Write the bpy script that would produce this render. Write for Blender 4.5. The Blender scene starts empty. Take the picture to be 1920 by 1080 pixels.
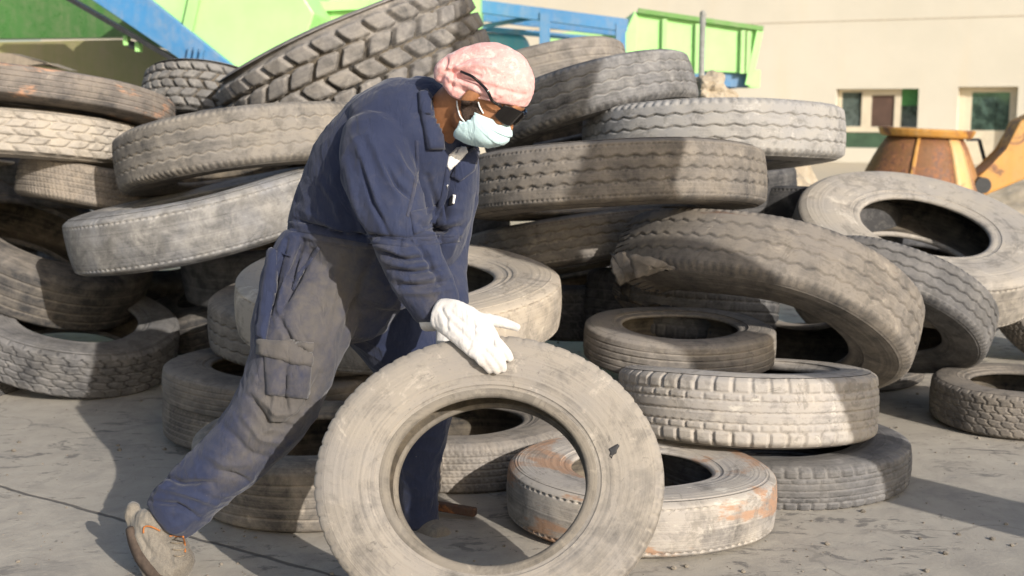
import bpy, bmesh, math, random
import numpy as np
from mathutils import Vector, Matrix, noise as mnoise
from mathutils.bvhtree import BVHTree
from mathutils.geometry import delaunay_2d_cdt

# ------------------------------------------------------------------ camera, sky, sun
S = bpy.context.scene
C = S.collection
CAM_H, FPX, PITCH = 1.42, 2300.0, math.atan(340 / 2300)
cam_d = bpy.data.cameras.new('camera')
cam = bpy.data.objects.new('camera', cam_d); C.objects.link(cam)
cam.location = (0, 0, CAM_H); cam.rotation_euler = (math.pi / 2 - PITCH, 0, 0)
cam_d.sensor_width = 36; cam_d.lens = FPX / 1920 * 36
cam_d.clip_end = 2000; cam_d.clip_start = .05
cam_d.dof.use_dof = True; cam_d.dof.focus_distance = 3.7; cam_d.dof.aperture_fstop = 3.6
S.camera = cam
SUN_EL = math.radians(22)
sun_h = Vector((-.55, .835, 0)).normalized()              # where the light travels, seen from above
L = Vector((sun_h.x * math.cos(SUN_EL), sun_h.y * math.cos(SUN_EL), -math.sin(SUN_EL)))
w = bpy.data.worlds.new('World'); S.world = w; w.use_nodes = True
nt = w.node_tree
sky = nt.nodes.new('ShaderNodeTexSky'); sky.sky_type = 'NISHITA'; sky.sun_disc = False
sky.sun_elevation = SUN_EL; sky.sun_rotation = math.atan2(-L.x, -L.y); sky.dust_density = 2.5
nt.links.new(sky.outputs[0], nt.nodes['Background'].inputs[0])
nt.nodes['Background'].inputs[1].default_value = .14
sl = bpy.data.lights.new('sun', 'SUN'); sl.energy = 4.4; sl.angle = math.radians(.5); sl.color = (1, .94, .865)
so = bpy.data.objects.new('sun', sl); C.objects.link(so); so.rotation_euler = L.to_track_quat('-Z', 'Y').to_euler()
S.view_settings.view_transform = 'Standard'; S.view_settings.look = 'None'
S.view_settings.exposure = .25; S.view_settings.gamma = 1

# ------------------------------------------------------------------ helpers
_cp, _sp = math.cos(PITCH), math.sin(PITCH)
def at(u, v, Y):
    """the point of the place at distance Y seen at photograph position u, v"""
    x = (u - 960) / FPX; yu = -(v - 540) / FPX
    fy = _cp + yu * _sp; t = Y / fy
    return Vector((x * t, Y, CAM_H + (-_sp + yu * _cp) * t))
def depth_of(p):
    return p[1] * _cp - (p[2] - CAM_H) * _sp
def tag(o, label=None, cat=None, group=None, kind=None):
    if label: o['label'] = label
    if cat: o['category'] = cat
    if group: o['group'] = group
    if kind: o['kind'] = kind
    return o
def empty(name, loc=(0, 0, 0)):
    o = bpy.data.objects.new(name, None); C.objects.link(o); o.location = loc; o.empty_display_size = .1
    return o
def link(name, me, mat, parent=None, smooth=True):
    o = bpy.data.objects.new(name, me); C.objects.link(o)
    if mat: me.materials.append(mat)
    if smooth: me.polygons.foreach_set('use_smooth', np.ones(len(me.polygons), dtype=bool))
    if parent: o.parent = parent
    return o
def mesh_of(verts, faces):
    me = bpy.data.meshes.new('m'); me.from_pydata([tuple(v) for v in verts], [], faces); me.update(); return me
def from_bm(bm):
    me = bpy.data.meshes.new('m'); bmesh.ops.recalc_face_normals(bm, faces=bm.faces); bm.to_mesh(me); bm.free(); return me
def evaluated(me, mods):
    o = bpy.data.objects.new('tmp', me); C.objects.link(o)
    for typ, kw in mods:
        m = o.modifiers.new('m', typ)
        for k, v in kw.items(): setattr(m, k, v)
    dg = bpy.context.evaluated_depsgraph_get()
    r = bpy.data.meshes.new_from_object(o.evaluated_get(dg))
    bpy.data.objects.remove(o); return r
def get_co(me):
    a = np.empty(len(me.vertices) * 3); me.vertices.foreach_get('co', a); return a.reshape(-1, 3)
def get_no(me):
    a = np.empty(len(me.vertices) * 3); me.vertices.foreach_get('normal', a); return a.reshape(-1, 3)
def set_co(me, a):
    me.vertices.foreach_set('co', np.asarray(a).ravel()); me.update()
def attr(me, name, arr):
    a = me.attributes.new(name, 'FLOAT', 'POINT'); a.data.foreach_set('value', np.asarray(arr, dtype=np.float32))
def lum(h):
    h = h.lstrip('#'); c = [int(h[i:i + 2], 16) / 255 for i in (0, 2, 4)]
    return tuple(((x / 12.92) if x <= .04045 else ((x + .055) / 1.055) ** 2.4) for x in c) + (1,)
def bevel_box(bm, lo, hi, M=None, bev=.0):
    r = bmesh.ops.create_cube(bm, size=1)
    vs = r['verts']
    for v in vs:
        v.co = Vector(((lo[i] + hi[i]) / 2 + v.co[i] * (hi[i] - lo[i])) for i in range(3))
    if bev:
        es = list({e for v in vs for e in v.link_edges})
        rr = bmesh.ops.bevel(bm, geom=es, offset=bev, segments=2, affect='EDGES', profile=.5)
        vs = list({v for v in rr['verts']} | {v for v in vs if v.is_valid})
    if M is not None: bmesh.ops.transform(bm, matrix=M, verts=vs)
    return vs
def beam(bm, a, b, wd, ht, up=Vector((0, 0, 1)), bev=.0):
    a, b = Vector(a), Vector(b); d = b - a; ln = d.length; d.normalize()
    s = d.cross(up); s.normalize(); u2 = s.cross(d)
    M = Matrix((d, s, u2)).transposed().to_4x4(); M.translation = a
    return bevel_box(bm, (0, -wd / 2, -ht / 2), (ln, wd / 2, ht / 2), M, bev)
def prism(bm, pts, off, bev=0):
    """a solid: outline pts (3-D, in order) swept by the vector off"""
    n = len(pts); off = Vector(off)
    a = [bm.verts.new(p) for p in pts]; b = [bm.verts.new(Vector(p) + off) for p in pts]
    fs = [bm.faces.new(a), bm.faces.new(b[::-1])]
    for i in range(n): fs.append(bm.faces.new((a[i], b[i], b[(i + 1) % n], a[(i + 1) % n])))
    if bev: bmesh.ops.bevel(bm, geom=list({e for f in fs for e in f.edges}), offset=bev, segments=2, affect='EDGES', profile=.5)

# ------------------------------------------------------------------ materials
def new_mat(name):
    m = bpy.data.materials.new(name); m.use_nodes = True
    n = m.node_tree.nodes; b = n['Principled BSDF']; return m, m.node_tree, n, b
def N(nt, typ, **kw):
    n = nt.nodes.new(typ)
    for k, v in kw.items():
        if k in n.inputs.keys() if isinstance(k, str) else False: n.inputs[k].default_value = v
        else: setattr(n, k, v)
    return n
def noise_n(nt, vec, scale, detail=6, rough=.6, W=0.0, dist=0.0):
    n = nt.nodes.new('ShaderNodeTexNoise'); n.noise_dimensions = '4D'
    n.inputs['Scale'].default_value = scale; n.inputs['Detail'].default_value = detail
    n.inputs['Roughness'].default_value = rough; n.inputs['W'].default_value = W; n.inputs['Distortion'].default_value = dist
    if vec is not None: nt.links.new(vec, n.inputs['Vector'])
    return n.outputs[0]
def rng_n(nt, x, a, b, c=0., d=1.):
    n = nt.nodes.new('ShaderNodeMapRange'); n.interpolation_type = 'SMOOTHSTEP'
    for i, v in zip((1, 2, 3, 4), (a, b, c, d)): n.inputs[i].default_value = v
    nt.links.new(x, n.inputs[0]); return n.outputs[0]
def math_n(nt, op, a, b=None, clamp=False):
    n = nt.nodes.new('ShaderNodeMath'); n.operation = op; n.use_clamp = clamp
    for i, x in ((0, a), (1, b)):
        if x is None: continue
        if isinstance(x, (int, float)): n.inputs[i].default_value = x
        else: nt.links.new(x, n.inputs[i])
    return n.outputs[0]
def mix_n(nt, f, a, b, mode='MIX'):
    n = nt.nodes.new('ShaderNodeMix'); n.data_type = 'RGBA'; n.blend_type = mode
    for i, x in ((0, f), (6, a), (7, b)):
        if isinstance(x, (int, float)): n.inputs[i].default_value = x
        elif isinstance(x, tuple): n.inputs[i].default_value = x if len(x) == 4 else x + (1,)
        else: nt.links.new(x, n.inputs[i])
    return n.outputs[2]
def bump_n(nt, bsdf, h, strength=.4, dist=.01):
    n = nt.nodes.new('ShaderNodeBump'); n.inputs['Strength'].default_value = strength; n.inputs['Distance'].default_value = dist
    nt.links.new(h, n.inputs['Height']); nt.links.new(n.outputs[0], bsdf.inputs['Normal'])
def objco(nt): return nt.nodes.new('ShaderNodeTexCoord').outputs['Object']
def scaled(nt, vec, s):
    n = nt.nodes.new('ShaderNodeVectorMath'); n.operation = 'MULTIPLY'; n.inputs[1].default_value = s
    nt.links.new(vec, n.inputs[0]); return n.outputs[0]
def attr_n(nt, name):
    n = nt.nodes.new('ShaderNodeAttribute'); n.attribute_name = name; return n.outputs['Fac']

def tire_mat(name, amount=.75, dust=(.36, .30, .225), rubber=(.042, .042, .044), seed=0., rust=0., rustc=(.42, .20, .09), gd=.35, rings=.5, grey=.3, bare=.55):
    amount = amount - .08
    m, nt, n, b = new_mat(name)
    co = objco(nt)
    big = noise_n(nt, co, 3.0, 5, .6, seed)
    mid = noise_n(nt, co, 11, 7, .68, seed + 3, .6)
    fine = noise_n(nt, co, 95, 4, .7, seed + 5)
    s = attr_n(nt, 'strip')
    cmb = nt.nodes.new('ShaderNodeCombineXYZ'); nt.links.new(s, cmb.inputs[0])
    sc = nt.nodes.new('ShaderNodeVectorMath'); sc.operation = 'MULTIPLY_ADD'
    nt.links.new(co, sc.inputs[0]); sc.inputs[1].default_value = (1.6, 1.6, 1.6)
    sc2 = scaled(nt, cmb.outputs[0], (55, 0, 0)); nt.links.new(sc2, sc.inputs[2])
    ring = noise_n(nt, sc.outputs[0], 1.0, 4, .6, seed + 9)
    g = attr_n(nt, 'groove')
    geo = nt.nodes.new('ShaderNodeNewGeometry')
    sep = nt.nodes.new('ShaderNodeSeparateXYZ'); nt.links.new(geo.outputs['Normal'], sep.inputs[0])
    upf = rng_n(nt, sep.outputs[2], -.4, .8, -.12, .16)          # dust settles on what faces up
    d = math_n(nt, 'ADD', math_n(nt, 'MULTIPLY', math_n(nt, 'SUBTRACT', big, .5), 1.5), math_n(nt, 'MULTIPLY', math_n(nt, 'SUBTRACT', mid, .5), 2.3))
    d = math_n(nt, 'ADD', d, math_n(nt, 'MULTIPLY', math_n(nt, 'SUBTRACT', ring, .5), rings * 1.3))
    d = math_n(nt, 'ADD', d, math_n(nt, 'MULTIPLY', math_n(nt, 'SUBTRACT', fine, .5), .35))
    d = math_n(nt, 'ADD', d, upf)
    d = math_n(nt, 'ADD', d, math_n(nt, 'MULTIPLY', g, gd))
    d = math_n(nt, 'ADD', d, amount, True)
    tone = rng_n(nt, noise_n(nt, co, 5.5, 5, .6, seed + 17), .35, .65)
    g2 = (dust[0] * .78, dust[1] * .82, dust[2] * .92)
    dc = mix_n(nt, math_n(nt, 'MULTIPLY', tone, grey + .25), dust, g2)
    pale = rng_n(nt, noise_n(nt, co, 8, 8, .72, seed + 23, 1.0), .56, .68)
    dc = mix_n(nt, math_n(nt, 'MULTIPLY', pale, .65), dc, tuple(min(.62, x * 1.6) for x in dust))
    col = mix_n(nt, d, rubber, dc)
    if rust:
        r = rng_n(nt, noise_n(nt, scaled(nt, co, (2.2, 2.2, 9.)), 1.0, 7, .66, seed + 31, .5), .66 - rust * .3, .72 - rust * .3)
        r = math_n(nt, 'MULTIPLY', r, rng_n(nt, mid, .36, .5, .45, 1.))
        col = mix_n(nt, math_n(nt, 'MULTIPLY', r, .8), col, rustc)
    blot = rng_n(nt, noise_n(nt, co, 6.5, 9, .74, seed + 51, 1.4), .535, .60)     # rubbed bare patches
    col = mix_n(nt, math_n(nt, 'MULTIPLY', blot, bare), col, tuple(.42 * x + .02 for x in dust))
    scr = rng_n(nt, noise_n(nt, co, 26, 6, .75, seed + 41, 2.0), .60, .66)
    col = mix_n(nt, math_n(nt, 'MULTIPLY', scr, .45), col, (.05, .047, .045))
    nt.links.new(col, b.inputs['Base Color']); b.inputs['Roughness'].default_value = .88
    b.inputs['Specular IOR Level'].default_value = .25
    h = math_n(nt, 'ADD', math_n(nt, 'MULTIPLY', mid, .7), math_n(nt, 'MULTIPLY', fine, .3))
    h = math_n(nt, 'ADD', h, math_n(nt, 'MULTIPLY', ring, .5 * rings))
    bump_n(nt, b, h, .55, .006)
    return m

def paint_mat(name, col, rough=.45, dirt=.3, dirtc=(.33, .29, .23), seed=0., rust=0., scale=1.6, metal=0.):
    m, nt, n, b = new_mat(name)
    co = objco(nt)
    a = noise_n(nt, co, scale, 6, .62, seed); f = noise_n(nt, co, scale * 9, 6, .7, seed + 2)
    c2 = tuple(x * .86 for x in col[:3])
    c = mix_n(nt, rng_n(nt, a, .35, .65), tuple(col[:3]), c2)
    sv = scaled(nt, co, (scale * 5, scale * 5, scale * .5))
    drip = noise_n(nt, sv, 1.0, 5, .6, seed + 7)
    dm = math_n(nt, 'MULTIPLY', rng_n(nt, math_n(nt, 'MULTIPLY', math_n(nt, 'ADD', f, drip), .5), .42, .66), dirt)
    c = mix_n(nt, dm, c, dirtc)
    if rust:
        r = rng_n(nt, noise_n(nt, co, scale * 1.4, 8, .7, seed + 11, .7), .62 - rust * .35, .72 - rust * .35)
        rc = mix_n(nt, rng_n(nt, f, .4, .6), (.11, .05, .028), (.26, .11, .045))
        c = mix_n(nt, r, c, rc)
    nt.links.new(c, b.inputs['Base Color']); b.inputs['Metallic'].default_value = metal
    nt.links.new(rng_n(nt, f, .3, .7, rough - .08, rough + .2), b.inputs['Roughness'])
    bump_n(nt, b, f, .15, .004)
    return m

def cloth_mat(name, col, col2, weave=900, rough=.9, dustc=(.23, .19, .14), stains=True, dust_gain=1.0, crease=.5):
    m, nt, n, b = new_mat(name)
    co = objco(nt)
    a = noise_n(nt, co, 5, 6, .62, 1.); f = noise_n(nt, co, 34, 6, .7, 4., .5); ww = noise_n(nt, co, weave, 2, .5, 2.)
    c = mix_n(nt, rng_n(nt, a, .3, .7), col, col2)
    c = mix_n(nt, math_n(nt, 'MULTIPLY', rng_n(nt, ww, .3, .7), .35), c, tuple(min(1, x * 1.5 + .004) for x in col[:3]))
    if stains:
        du = attr_n(nt, 'dust')
        k = math_n(nt, 'ADD', du, math_n(nt, 'MULTIPLY', math_n(nt, 'SUBTRACT', math_n(nt, 'ADD', a, f), 1.0), .9))
        k = math_n(nt, 'MULTIPLY', rng_n(nt, k, .1, 1.0), dust_gain)
        c = mix_n(nt, k, c, dustc)
        sp = rng_n(nt, noise_n(nt, co, 120, 2, .5, 8.), .76, .80)
        c = mix_n(nt, math_n(nt, 'MULTIPLY', sp, .5), c, (.4, .37, .33))
    nt.links.new(c, b.inputs['Base Color']); b.inputs['Roughness'].default_value = rough
    b.inputs['Specular IOR Level'].default_value = .2
    b.inputs['Sheen Weight'].default_value = .15
    cr1 = math_n(nt, 'ABSOLUTE', math_n(nt, 'SUBTRACT', noise_n(nt, scaled(nt, co, (1.6, 1, .7)), 9, 3, .55, 6., .8), .5))
    hh = math_n(nt, 'ADD', math_n(nt, 'MULTIPLY', f, .5), math_n(nt, 'MULTIPLY', rng_n(nt, cr1, 0., .12), crease))
    bump_n(nt, b, math_n(nt, 'ADD', hh, math_n(nt, 'MULTIPLY', ww, .12)), .5, .007)
    return m
def plain_mat(name, col, rough=.6, metal=0., nscale=20, var=.25, bump=.2, spec=.4):
    m, nt, n, b = new_mat(name)
    co = objco(nt); f = noise_n(nt, co, nscale, 6, .65, 1.)
    c = mix_n(nt, rng_n(nt, f, .3, .7), tuple(x * (1 - var) for x in col[:3]), tuple(min(1, x * (1 + var * .4)) for x in col[:3]))
    nt.links.new(c, b.inputs['Base Color']); b.inputs['Roughness'].default_value = rough; b.inputs['Metallic'].default_value = metal
    b.inputs['Specular IOR Level'].default_value = spec
    if bump: bump_n(nt, b, f, bump, .004)
    return m

# ------------------------------------------------------------------ ground
def ground_mat():
    m, nt, n, b = new_mat('dusty concrete')
    co = objco(nt)
    a = noise_n(nt, co, .55, 6, .6, 1.); f = noise_n(nt, co, 7, 8, .68, 2., .5); g = noise_n(nt, co, 130, 4, .7, 3.)
    c = mix_n(nt, rng_n(nt, a, .3, .7), (.36, .328, .275), (.43, .39, .325))
    c = mix_n(nt, math_n(nt, 'MULTIPLY', rng_n(nt, f, .35, .7), .5), c, (.235, .21, .18))
    c = mix_n(nt, math_n(nt, 'MULTIPLY', rng_n(nt, g, .45, .75), .3), c, (.45, .40, .33))
    # scuffs and black rubber smears
    sv = scaled(nt, co, (3.2, 6.5, 3))
    st = noise_n(nt, sv, 1.5, 8, .72, 6., 1.2)
    reg = rng_n(nt, noise_n(nt, co, 1.1, 3, .5, 12.), .40, .55)
    k = math_n(nt, 'MULTIPLY', rng_n(nt, st, .54, .61), reg)
    c = mix_n(nt, math_n(nt, 'MULTIPLY', k, .72), c, (.10, .094, .088))
    st2 = rng_n(nt, noise_n(nt, scaled(nt, co, (9, 20, 9)), 1.0, 6, .7, 21., 1.5), .60, .66)
    c = mix_n(nt, math_n(nt, 'MULTIPLY', st2, .55), c, (.09, .083, .075))
    vo = nt.nodes.new('ShaderNodeTexVoronoi'); vo.feature = 'DISTANCE_TO_EDGE'; vo.inputs['Scale'].default_value = .9
    wv = nt.nodes.new('ShaderNodeVectorMath'); wv.operation = 'MULTIPLY_ADD'; nzc = nt.nodes.new('ShaderNodeTexNoise'); nzc.inputs['Scale'].default_value = 5; nzc.inputs['Detail'].default_value = 5
    nt.links.new(co, nzc.inputs['Vector']); nt.links.new(nzc.outputs['Color'], wv.inputs[0]); wv.inputs[1].default_value = (.25, .25, .25); nt.links.new(co, wv.inputs[2]); nt.links.new(wv.outputs[0], vo.inputs['Vector'])
    crk = math_n(nt, 'MULTIPLY', rng_n(nt, vo.outputs['Distance'], .002, .008, 1., 0.), rng_n(nt, noise_n(nt, co, 1.3, 3, .5, 31.), .46, .58))
    c = mix_n(nt, math_n(nt, 'MULTIPLY', crk, .35), c, (.09, .08, .07))
    damp = rng_n(nt, noise_n(nt, co, 1.9, 8, .7, 44., .8), .50, .62)
    c = mix_n(nt, math_n(nt, 'MULTIPLY', damp, .45), c, (.22, .205, .185))
    # slab joint
    sep = nt.nodes.new('ShaderNodeSeparateXYZ'); nt.links.new(co, sep.inputs[0])
    dx, dy = 1.115, -.714; ln = math.hypot(dx, dy); nx, ny = -dy / ln, dx / ln
    d = math_n(nt, 'ADD', math_n(nt, 'MULTIPLY', sep.outputs[0], nx), math_n(nt, 'MULTIPLY', sep.outputs[1], ny))
    d = math_n(nt, 'SUBTRACT', d, -1.935 * nx + 4.477 * ny)
    d = math_n(nt, 'ADD', d, math_n(nt, 'MULTIPLY', math_n(nt, 'SUBTRACT', noise_n(nt, co, 3.5, 5, .6, 2.), .5), .05))
    d = math_n(nt, 'PINGPONG', math_n(nt, 'ADD', d, 40.0), 2.0)
    j = rng_n(nt, d, .004, .012, 1., 0.)
    c = mix_n(nt, math_n(nt, 'MULTIPLY', j, .8), c, (.07, .062, .055))
    # sandy beyond the yard
    sand = rng_n(nt, sep.outputs[1], 8.5, 11.5)
    c = mix_n(nt, sand, c, (.47, .405, .30))
    nt.links.new(c, b.inputs['Base Color']); b.inputs['Roughness'].default_value = .92
    h = math_n(nt, 'ADD', math_n(nt, 'MULTIPLY', f, 1.), math_n(nt, 'MULTIPLY', g, .25))
    h = math_n(nt, 'SUBTRACT', h, math_n(nt, 'MULTIPLY', j, 1.2))
    bump_n(nt, b, h, .5, .012)
    return m
gm = ground_mat()
bm = bmesh.new()
vs = [bm.verts.new(p) for p in ((-400, -60, 0), (400, -60, 0), (400, 700, 0), (-400, 700, 0))]; bm.faces.new(vs)
tag(link('ground', from_bm(bm), gm, smooth=False), kind='structure')

# low bank of sand behind the pile on the right
def mound(name, cx, cy, rx, ry, h, mat, seed):
    vs, fs = [], []; n1, n2 = 24, 48
    for i in range(n1 + 1):
        r = i / n1
        for j in range(n2):
            a = 2 * math.pi * j / n2
            x, y = cx + rx * r * math.cos(a), cy + ry * r * math.sin(a)
            z = h * (1 - r * r) ** 1.3 * (1 + .45 * mnoise.fractal(Vector((x * 1.3, y * 1.3, seed)), 1, 2, 5)) - .03 * (r ** 6)
            vs.append((x, y, z))
    for i in range(n1):
        for j in range(n2):
            fs.append((i * n2 + j, i * n2 + (j + 1) % n2, (i + 1) * n2 + (j + 1) % n2, (i + 1) * n2 + j))
    return link(name, mesh_of(vs, fs), mat)
def sand_mat():
    m, nt, n, b = new_mat('sand'); co = objco(nt)
    f = noise_n(nt, co, 9, 8, .7, 2.); g = noise_n(nt, co, 70, 4, .7, 3.)
    c = mix_n(nt, rng_n(nt, f, .35, .68), (.40, .33, .235), (.54, .46, .345))
    c = mix_n(nt, math_n(nt, 'MULTIPLY', rng_n(nt, g, .55, .75), .5), c, (.27, .22, .16))
    nt.links.new(c, b.inputs['Base Color']); b.inputs['Roughness'].default_value = .95
    bump_n(nt, b, math_n(nt, 'ADD', f, math_n(nt, 'MULTIPLY', g, .4)), .8, .05); return m
sandm = sand_mat()
tag(mound('sand_bank', 2.35, 9.6, .95, .8, .85, sandm, 1.), kind='structure')
tag(mound('terrain', 6.6, 15.5, 3.0, 1.5, .35, sandm, 4.), kind='structure')

# ------------------------------------------------------------------ building
def wall_mat():
    m, nt, n, b = new_mat('cream render'); co = objco(nt)
    a = noise_n(nt, co, .5, 6, .6, 1.); f = noise_n(nt, co, 6, 7, .7, 2.); g = noise_n(nt, scaled(nt, co, (1.4, 1.4, .16)), 1., 6, .65, 5.)
    c = mix_n(nt, rng_n(nt, a, .3, .7), (.56, .525, .435), (.61, .57, .475))
    c = mix_n(nt, math_n(nt, 'MULTIPLY', rng_n(nt, g, .5, .75), .35), c, (.62, .52, .37))
    c = mix_n(nt, math_n(nt, 'MULTIPLY', rng_n(nt, f, .6, .75), .25), c, (.60, .50, .36))
    nt.links.new(c, b.inputs['Base Color']); b.inputs['Roughness'].default_value = .9
    bump_n(nt, b, f, .3, .02); return m
wm = wall_mat()
frame_m = plain_mat('cream frame paint', (.62, .55, .42), .5, nscale=3, var=.12, bump=.05)
glass_m = None
def glass_mat(name, col, rough=.06):
    m, nt, n, b = new_mat(name); co = objco(nt)
    f = noise_n(nt, co, 2.2, 6, .7, 3.); c = mix_n(nt, rng_n(nt, f, .42, .62), col, tuple(x * .25 for x in col))
    nt.links.new(c, b.inputs['Base Color']); b.inputs['Roughness'].default_value = rough
    b.inputs['Specular IOR Level'].default_value = .9; return m
glass_m = glass_mat('window glass', (.10, .13, .12)); glass_g = glass_mat('greenish door glass', (.10, .16, .13))
brown_m = plain_mat('brown blind', (.10, .06, .045), .6, nscale=2, var=.3)
green_strip = plain_mat('dark green panel', (.055, .10, .06), .5, nscale=3)
WD = Vector((.9, -.436, 0)).normalized()                     # along the wall, to the right
WN = Vector((-WD.y, WD.x, 0)); WN = -WN if WN.y > 0 else WN  # out of the wall, towards the yard
WP = at(1740, 200, 31.0); WP.z = 0
def on_wall(u, v, off=0.0):
    """wall coordinates (s along, z up) of what is seen at u, v"""
    d = at(u, v, 10.0) - Vector((0, 0, CAM_H)); o = Vector((0, 0, CAM_H))
    t = (WP - o).dot(WN) / d.dot(WN); p = o + d * t
    return (p - WP).dot(WD), p.z
def WPT(s, z, off=0.): return WP + WD * s + WN * off + Vector((0, 0, z))
bld = empty('building', WPT(0, 0)); tag(bld, 'long cream rendered building with a recessed window and a glazed door behind the yard', 'building')
def kid(o, parent):
    o.parent = parent; o.matrix_parent_inverse = Matrix.Translation(parent.location).inverted(); return o
def wall_quad_solid(bm, s0, s1, z0, z1, o0, o1, bev=0):
    M = Matrix((WD, WN, Vector((0, 0, 1)))).transposed().to_4x4(); M.translation = WP
    return bevel_box(bm, (s0, o0, z0), (s1, o1, z1), M, bev)
w0 = on_wall(1568, 167); w1 = on_wall(1718, 270); d0 = on_wall(1797, 163); d1 = on_wall(1902, 290)
ws0, ws1, wz1, wz0 = w0[0], w1[0], w0[1], max(.12, w1[1] - .12)
ds0, ds1, dz1 = d0[0], d1[0], d0[1]
WH = 7.5
bm = bmesh.new()
cuts = [(-30, ws0, 0, WH), (ws0, ws1, wz1, WH), (ws0, ws1, -.2, wz0), (ws1, ds0, 0, WH), (ds0, ds1, dz1, WH), (ds1, 14, 0, WH)]
for s0, s1, z0, z1 in cuts: wall_quad_solid(bm, s0, s1, z0 - (.2 if z0 == 0 else 0), z1, -.45, 0)
kid(link('wall', from_bm(bm), wm, smooth=False), bld)
bm = bmesh.new(); wall_quad_solid(bm, -30, 14, 2.02 + 1.55, 3.60, .0, .012); kid(link('score_line', from_bm(bm), plain_mat('score line', (.52, .46, .37), .9), smooth=False), bld)
bm = bmesh.new(); wall_quad_solid(bm, -30, 14, WH, WH + .25, -.6, .12); kid(link('parapet', from_bm(bm), wm, smooth=False), bld)
bm = bmesh.new(); wall_quad_solid(bm, -30, 14, -.2, WH - .1, -9, -.46); kid(link('rear_wall', from_bm(bm), wm, smooth=False), bld)
# window: frame, panes
wf = empty('window', (0, 0, 0)); wf.location = WPT(ws0, wz0); kid(wf, bld)
def wpart(name, boxes, mat, par):
    bm = bmesh.new()
    for b_ in boxes: wall_quad_solid(bm, *b_)
    o = link(name, from_bm(bm), mat, smooth=False); o.parent = par
    o.matrix_parent_inverse = Matrix.Translation(WPT(ws0, wz0) if par is wf else WPT(ds0, 0)).inverted()
    return o
ww_ = ws1 - ws0; fz = wz0 + .42
wpart('frame', [(ws0 + ww_ * .01, ws0 + ww_ * .05, fz, wz1, -.33, -.26), (ws0 + ww_ * .30, ws0 + ww_ * .42, fz, wz1, -.33, -.25), (ws0 + ww_ * .70, ws0 + ww_ * .78, fz, wz1, -.33, -.25),
                (ws0, ws1, fz - .02, fz + .12, -.335, -.24), (ws0 + ww_ * .42, ws0 + ww_ * .70, wz1 - .16, wz1 - .003, -.33, -.255), (ws0 + ww_ * .05, ws0 + ww_ * .3, wz1 - .08, wz1 - .003, -.33, -.265)], frame_m, wf)
wpart('pane', [(ws0 + ww_ * .05, ws0 + ww_ * .30, fz + .12, wz1 - .08, -.32, -.30)], glass_m, wf)
wpart('pane', [(ws0 + ww_ * .78, ws1, fz + .12, wz1, -.32, -.30)], glass_m, wf)
wpart('brown_panel', [(ws0 + ww_ * .42, ws0 + ww_ * .70, fz + .12, wz1 - .16, -.325, -.29)], brown_m, wf)
wpart('green_panel', [(ws0 + ww_ * .78, ws1, wz1 - .42, wz1, -.295, -.28)], plain_mat('bright green blind', (.07, .24, .07), .6), wf)
wpart('lower_panel', [(ws0, ws1, wz0, fz - .02, -.33, -.27)], green_strip, wf)
dr = empty('door'); dr.location = WPT(ds0, 0); kid(dr, bld)
dw = ds1 - ds0
wpart('frame', [(ds0, ds0 + dw * .10, -.1, dz1, -.36, -.28), (ds1 - dw * .07, ds1, -.1, dz1, -.36, -.28), (ds0 + dw * .1, ds1 - dw * .07, dz1 - .13, dz1, -.36, -.283)], frame_m, dr)
wpart('door_panel', [(ds0 + dw * .10, ds0 + dw * .22, -.1, dz1 - .13, -.35, -.30), (ds1 - dw * .14, ds1 - dw * .07, -.1, dz1 - .13, -.35, -.30), (ds0 + dw * .22, ds1 - dw * .14, -.1, dz1 * .44, -.35, -.303)], frame_m, dr)
wpart('pane', [(ds0 + dw * .22, ds1 - dw * .14, dz1 * .44, dz1 - .13, -.345, -.315)], glass_g, dr)
# the bright white building further left
whm = plain_mat('white render', (.82, .79, .72), .9, nscale=1.2, var=.05, bump=.1)
wb = empty('white_building', (-1, 46, 0)); tag(wb, 'plain white building standing beyond the blue frame', 'building')
p0, p1 = at(560, 200, 44), at(1188, 200, 40)
bm = bmesh.new(); prism(bm, [(p0.x - 8, p0.y, -.2), (p1.x, p1.y, -.2), (p1.x, p1.y, 9), (p0.x - 8, p0.y, 9)], (0, 7, 0))
kid(link('wall', from_bm(bm), whm, smooth=False), wb)
bm = bmesh.new(); a0 = at(1192, 0, 38); a1 = at(1218, 0, 38)
prism(bm, [(a0.x - .15, 38, -.2), (a1.x, 38, -.2), (a1.x, 38, 8.5), (a0.x - .15, 38, 8.5)], (0, .5, 0))
kid(link('corner_pier', from_bm(bm), wm, smooth=False), wb)

# ------------------------------------------------------------------ green and blue machines
GRN = paint_mat('light green paint', (.40, .80, .27), .42, .16, seed=1.)
GRN2 = paint_mat('mid green paint', (.36, .64, .24), .45, .25, seed=2.)
GRN_SHADE = paint_mat('shade-dark green paint', (.05, .15, .035), .3, .35, (.20, .19, .12), seed=3.)  # shadow on the hopper's underside put into the green
OLIVE_SHADE = paint_mat('shaded olive underside', (.22, .21, .09), .35, .55, (.26, .21, .14), seed=4.)  # olive tone carries the shade beneath the hopper
BLU = paint_mat('blue paint', (.045, .20, .42), .45, .3, seed=5.)
DKM = plain_mat('dark steel', (.04, .042, .045), .5, .6)
def part(name, bm, mat, par, smooth=False):
    o = link(name, from_bm(bm), mat, smooth=smooth); return kid(o, par)
def poly_at(pts, Y): return [at(u, v, Y) for u, v in pts]
mc = empty('recycling_machine', (-3, 11, 0)); tag(mc, 'large light green machine with a slanting blue chassis beam behind the pile', 'machine')
Y0 = 11.0
bm = bmesh.new(); prism(bm, poly_at([(210, -60), (345, -60), (480, 152), (430, 140), (345, 110)], Y0)[::-1], (0, 2.4, 0))
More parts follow.
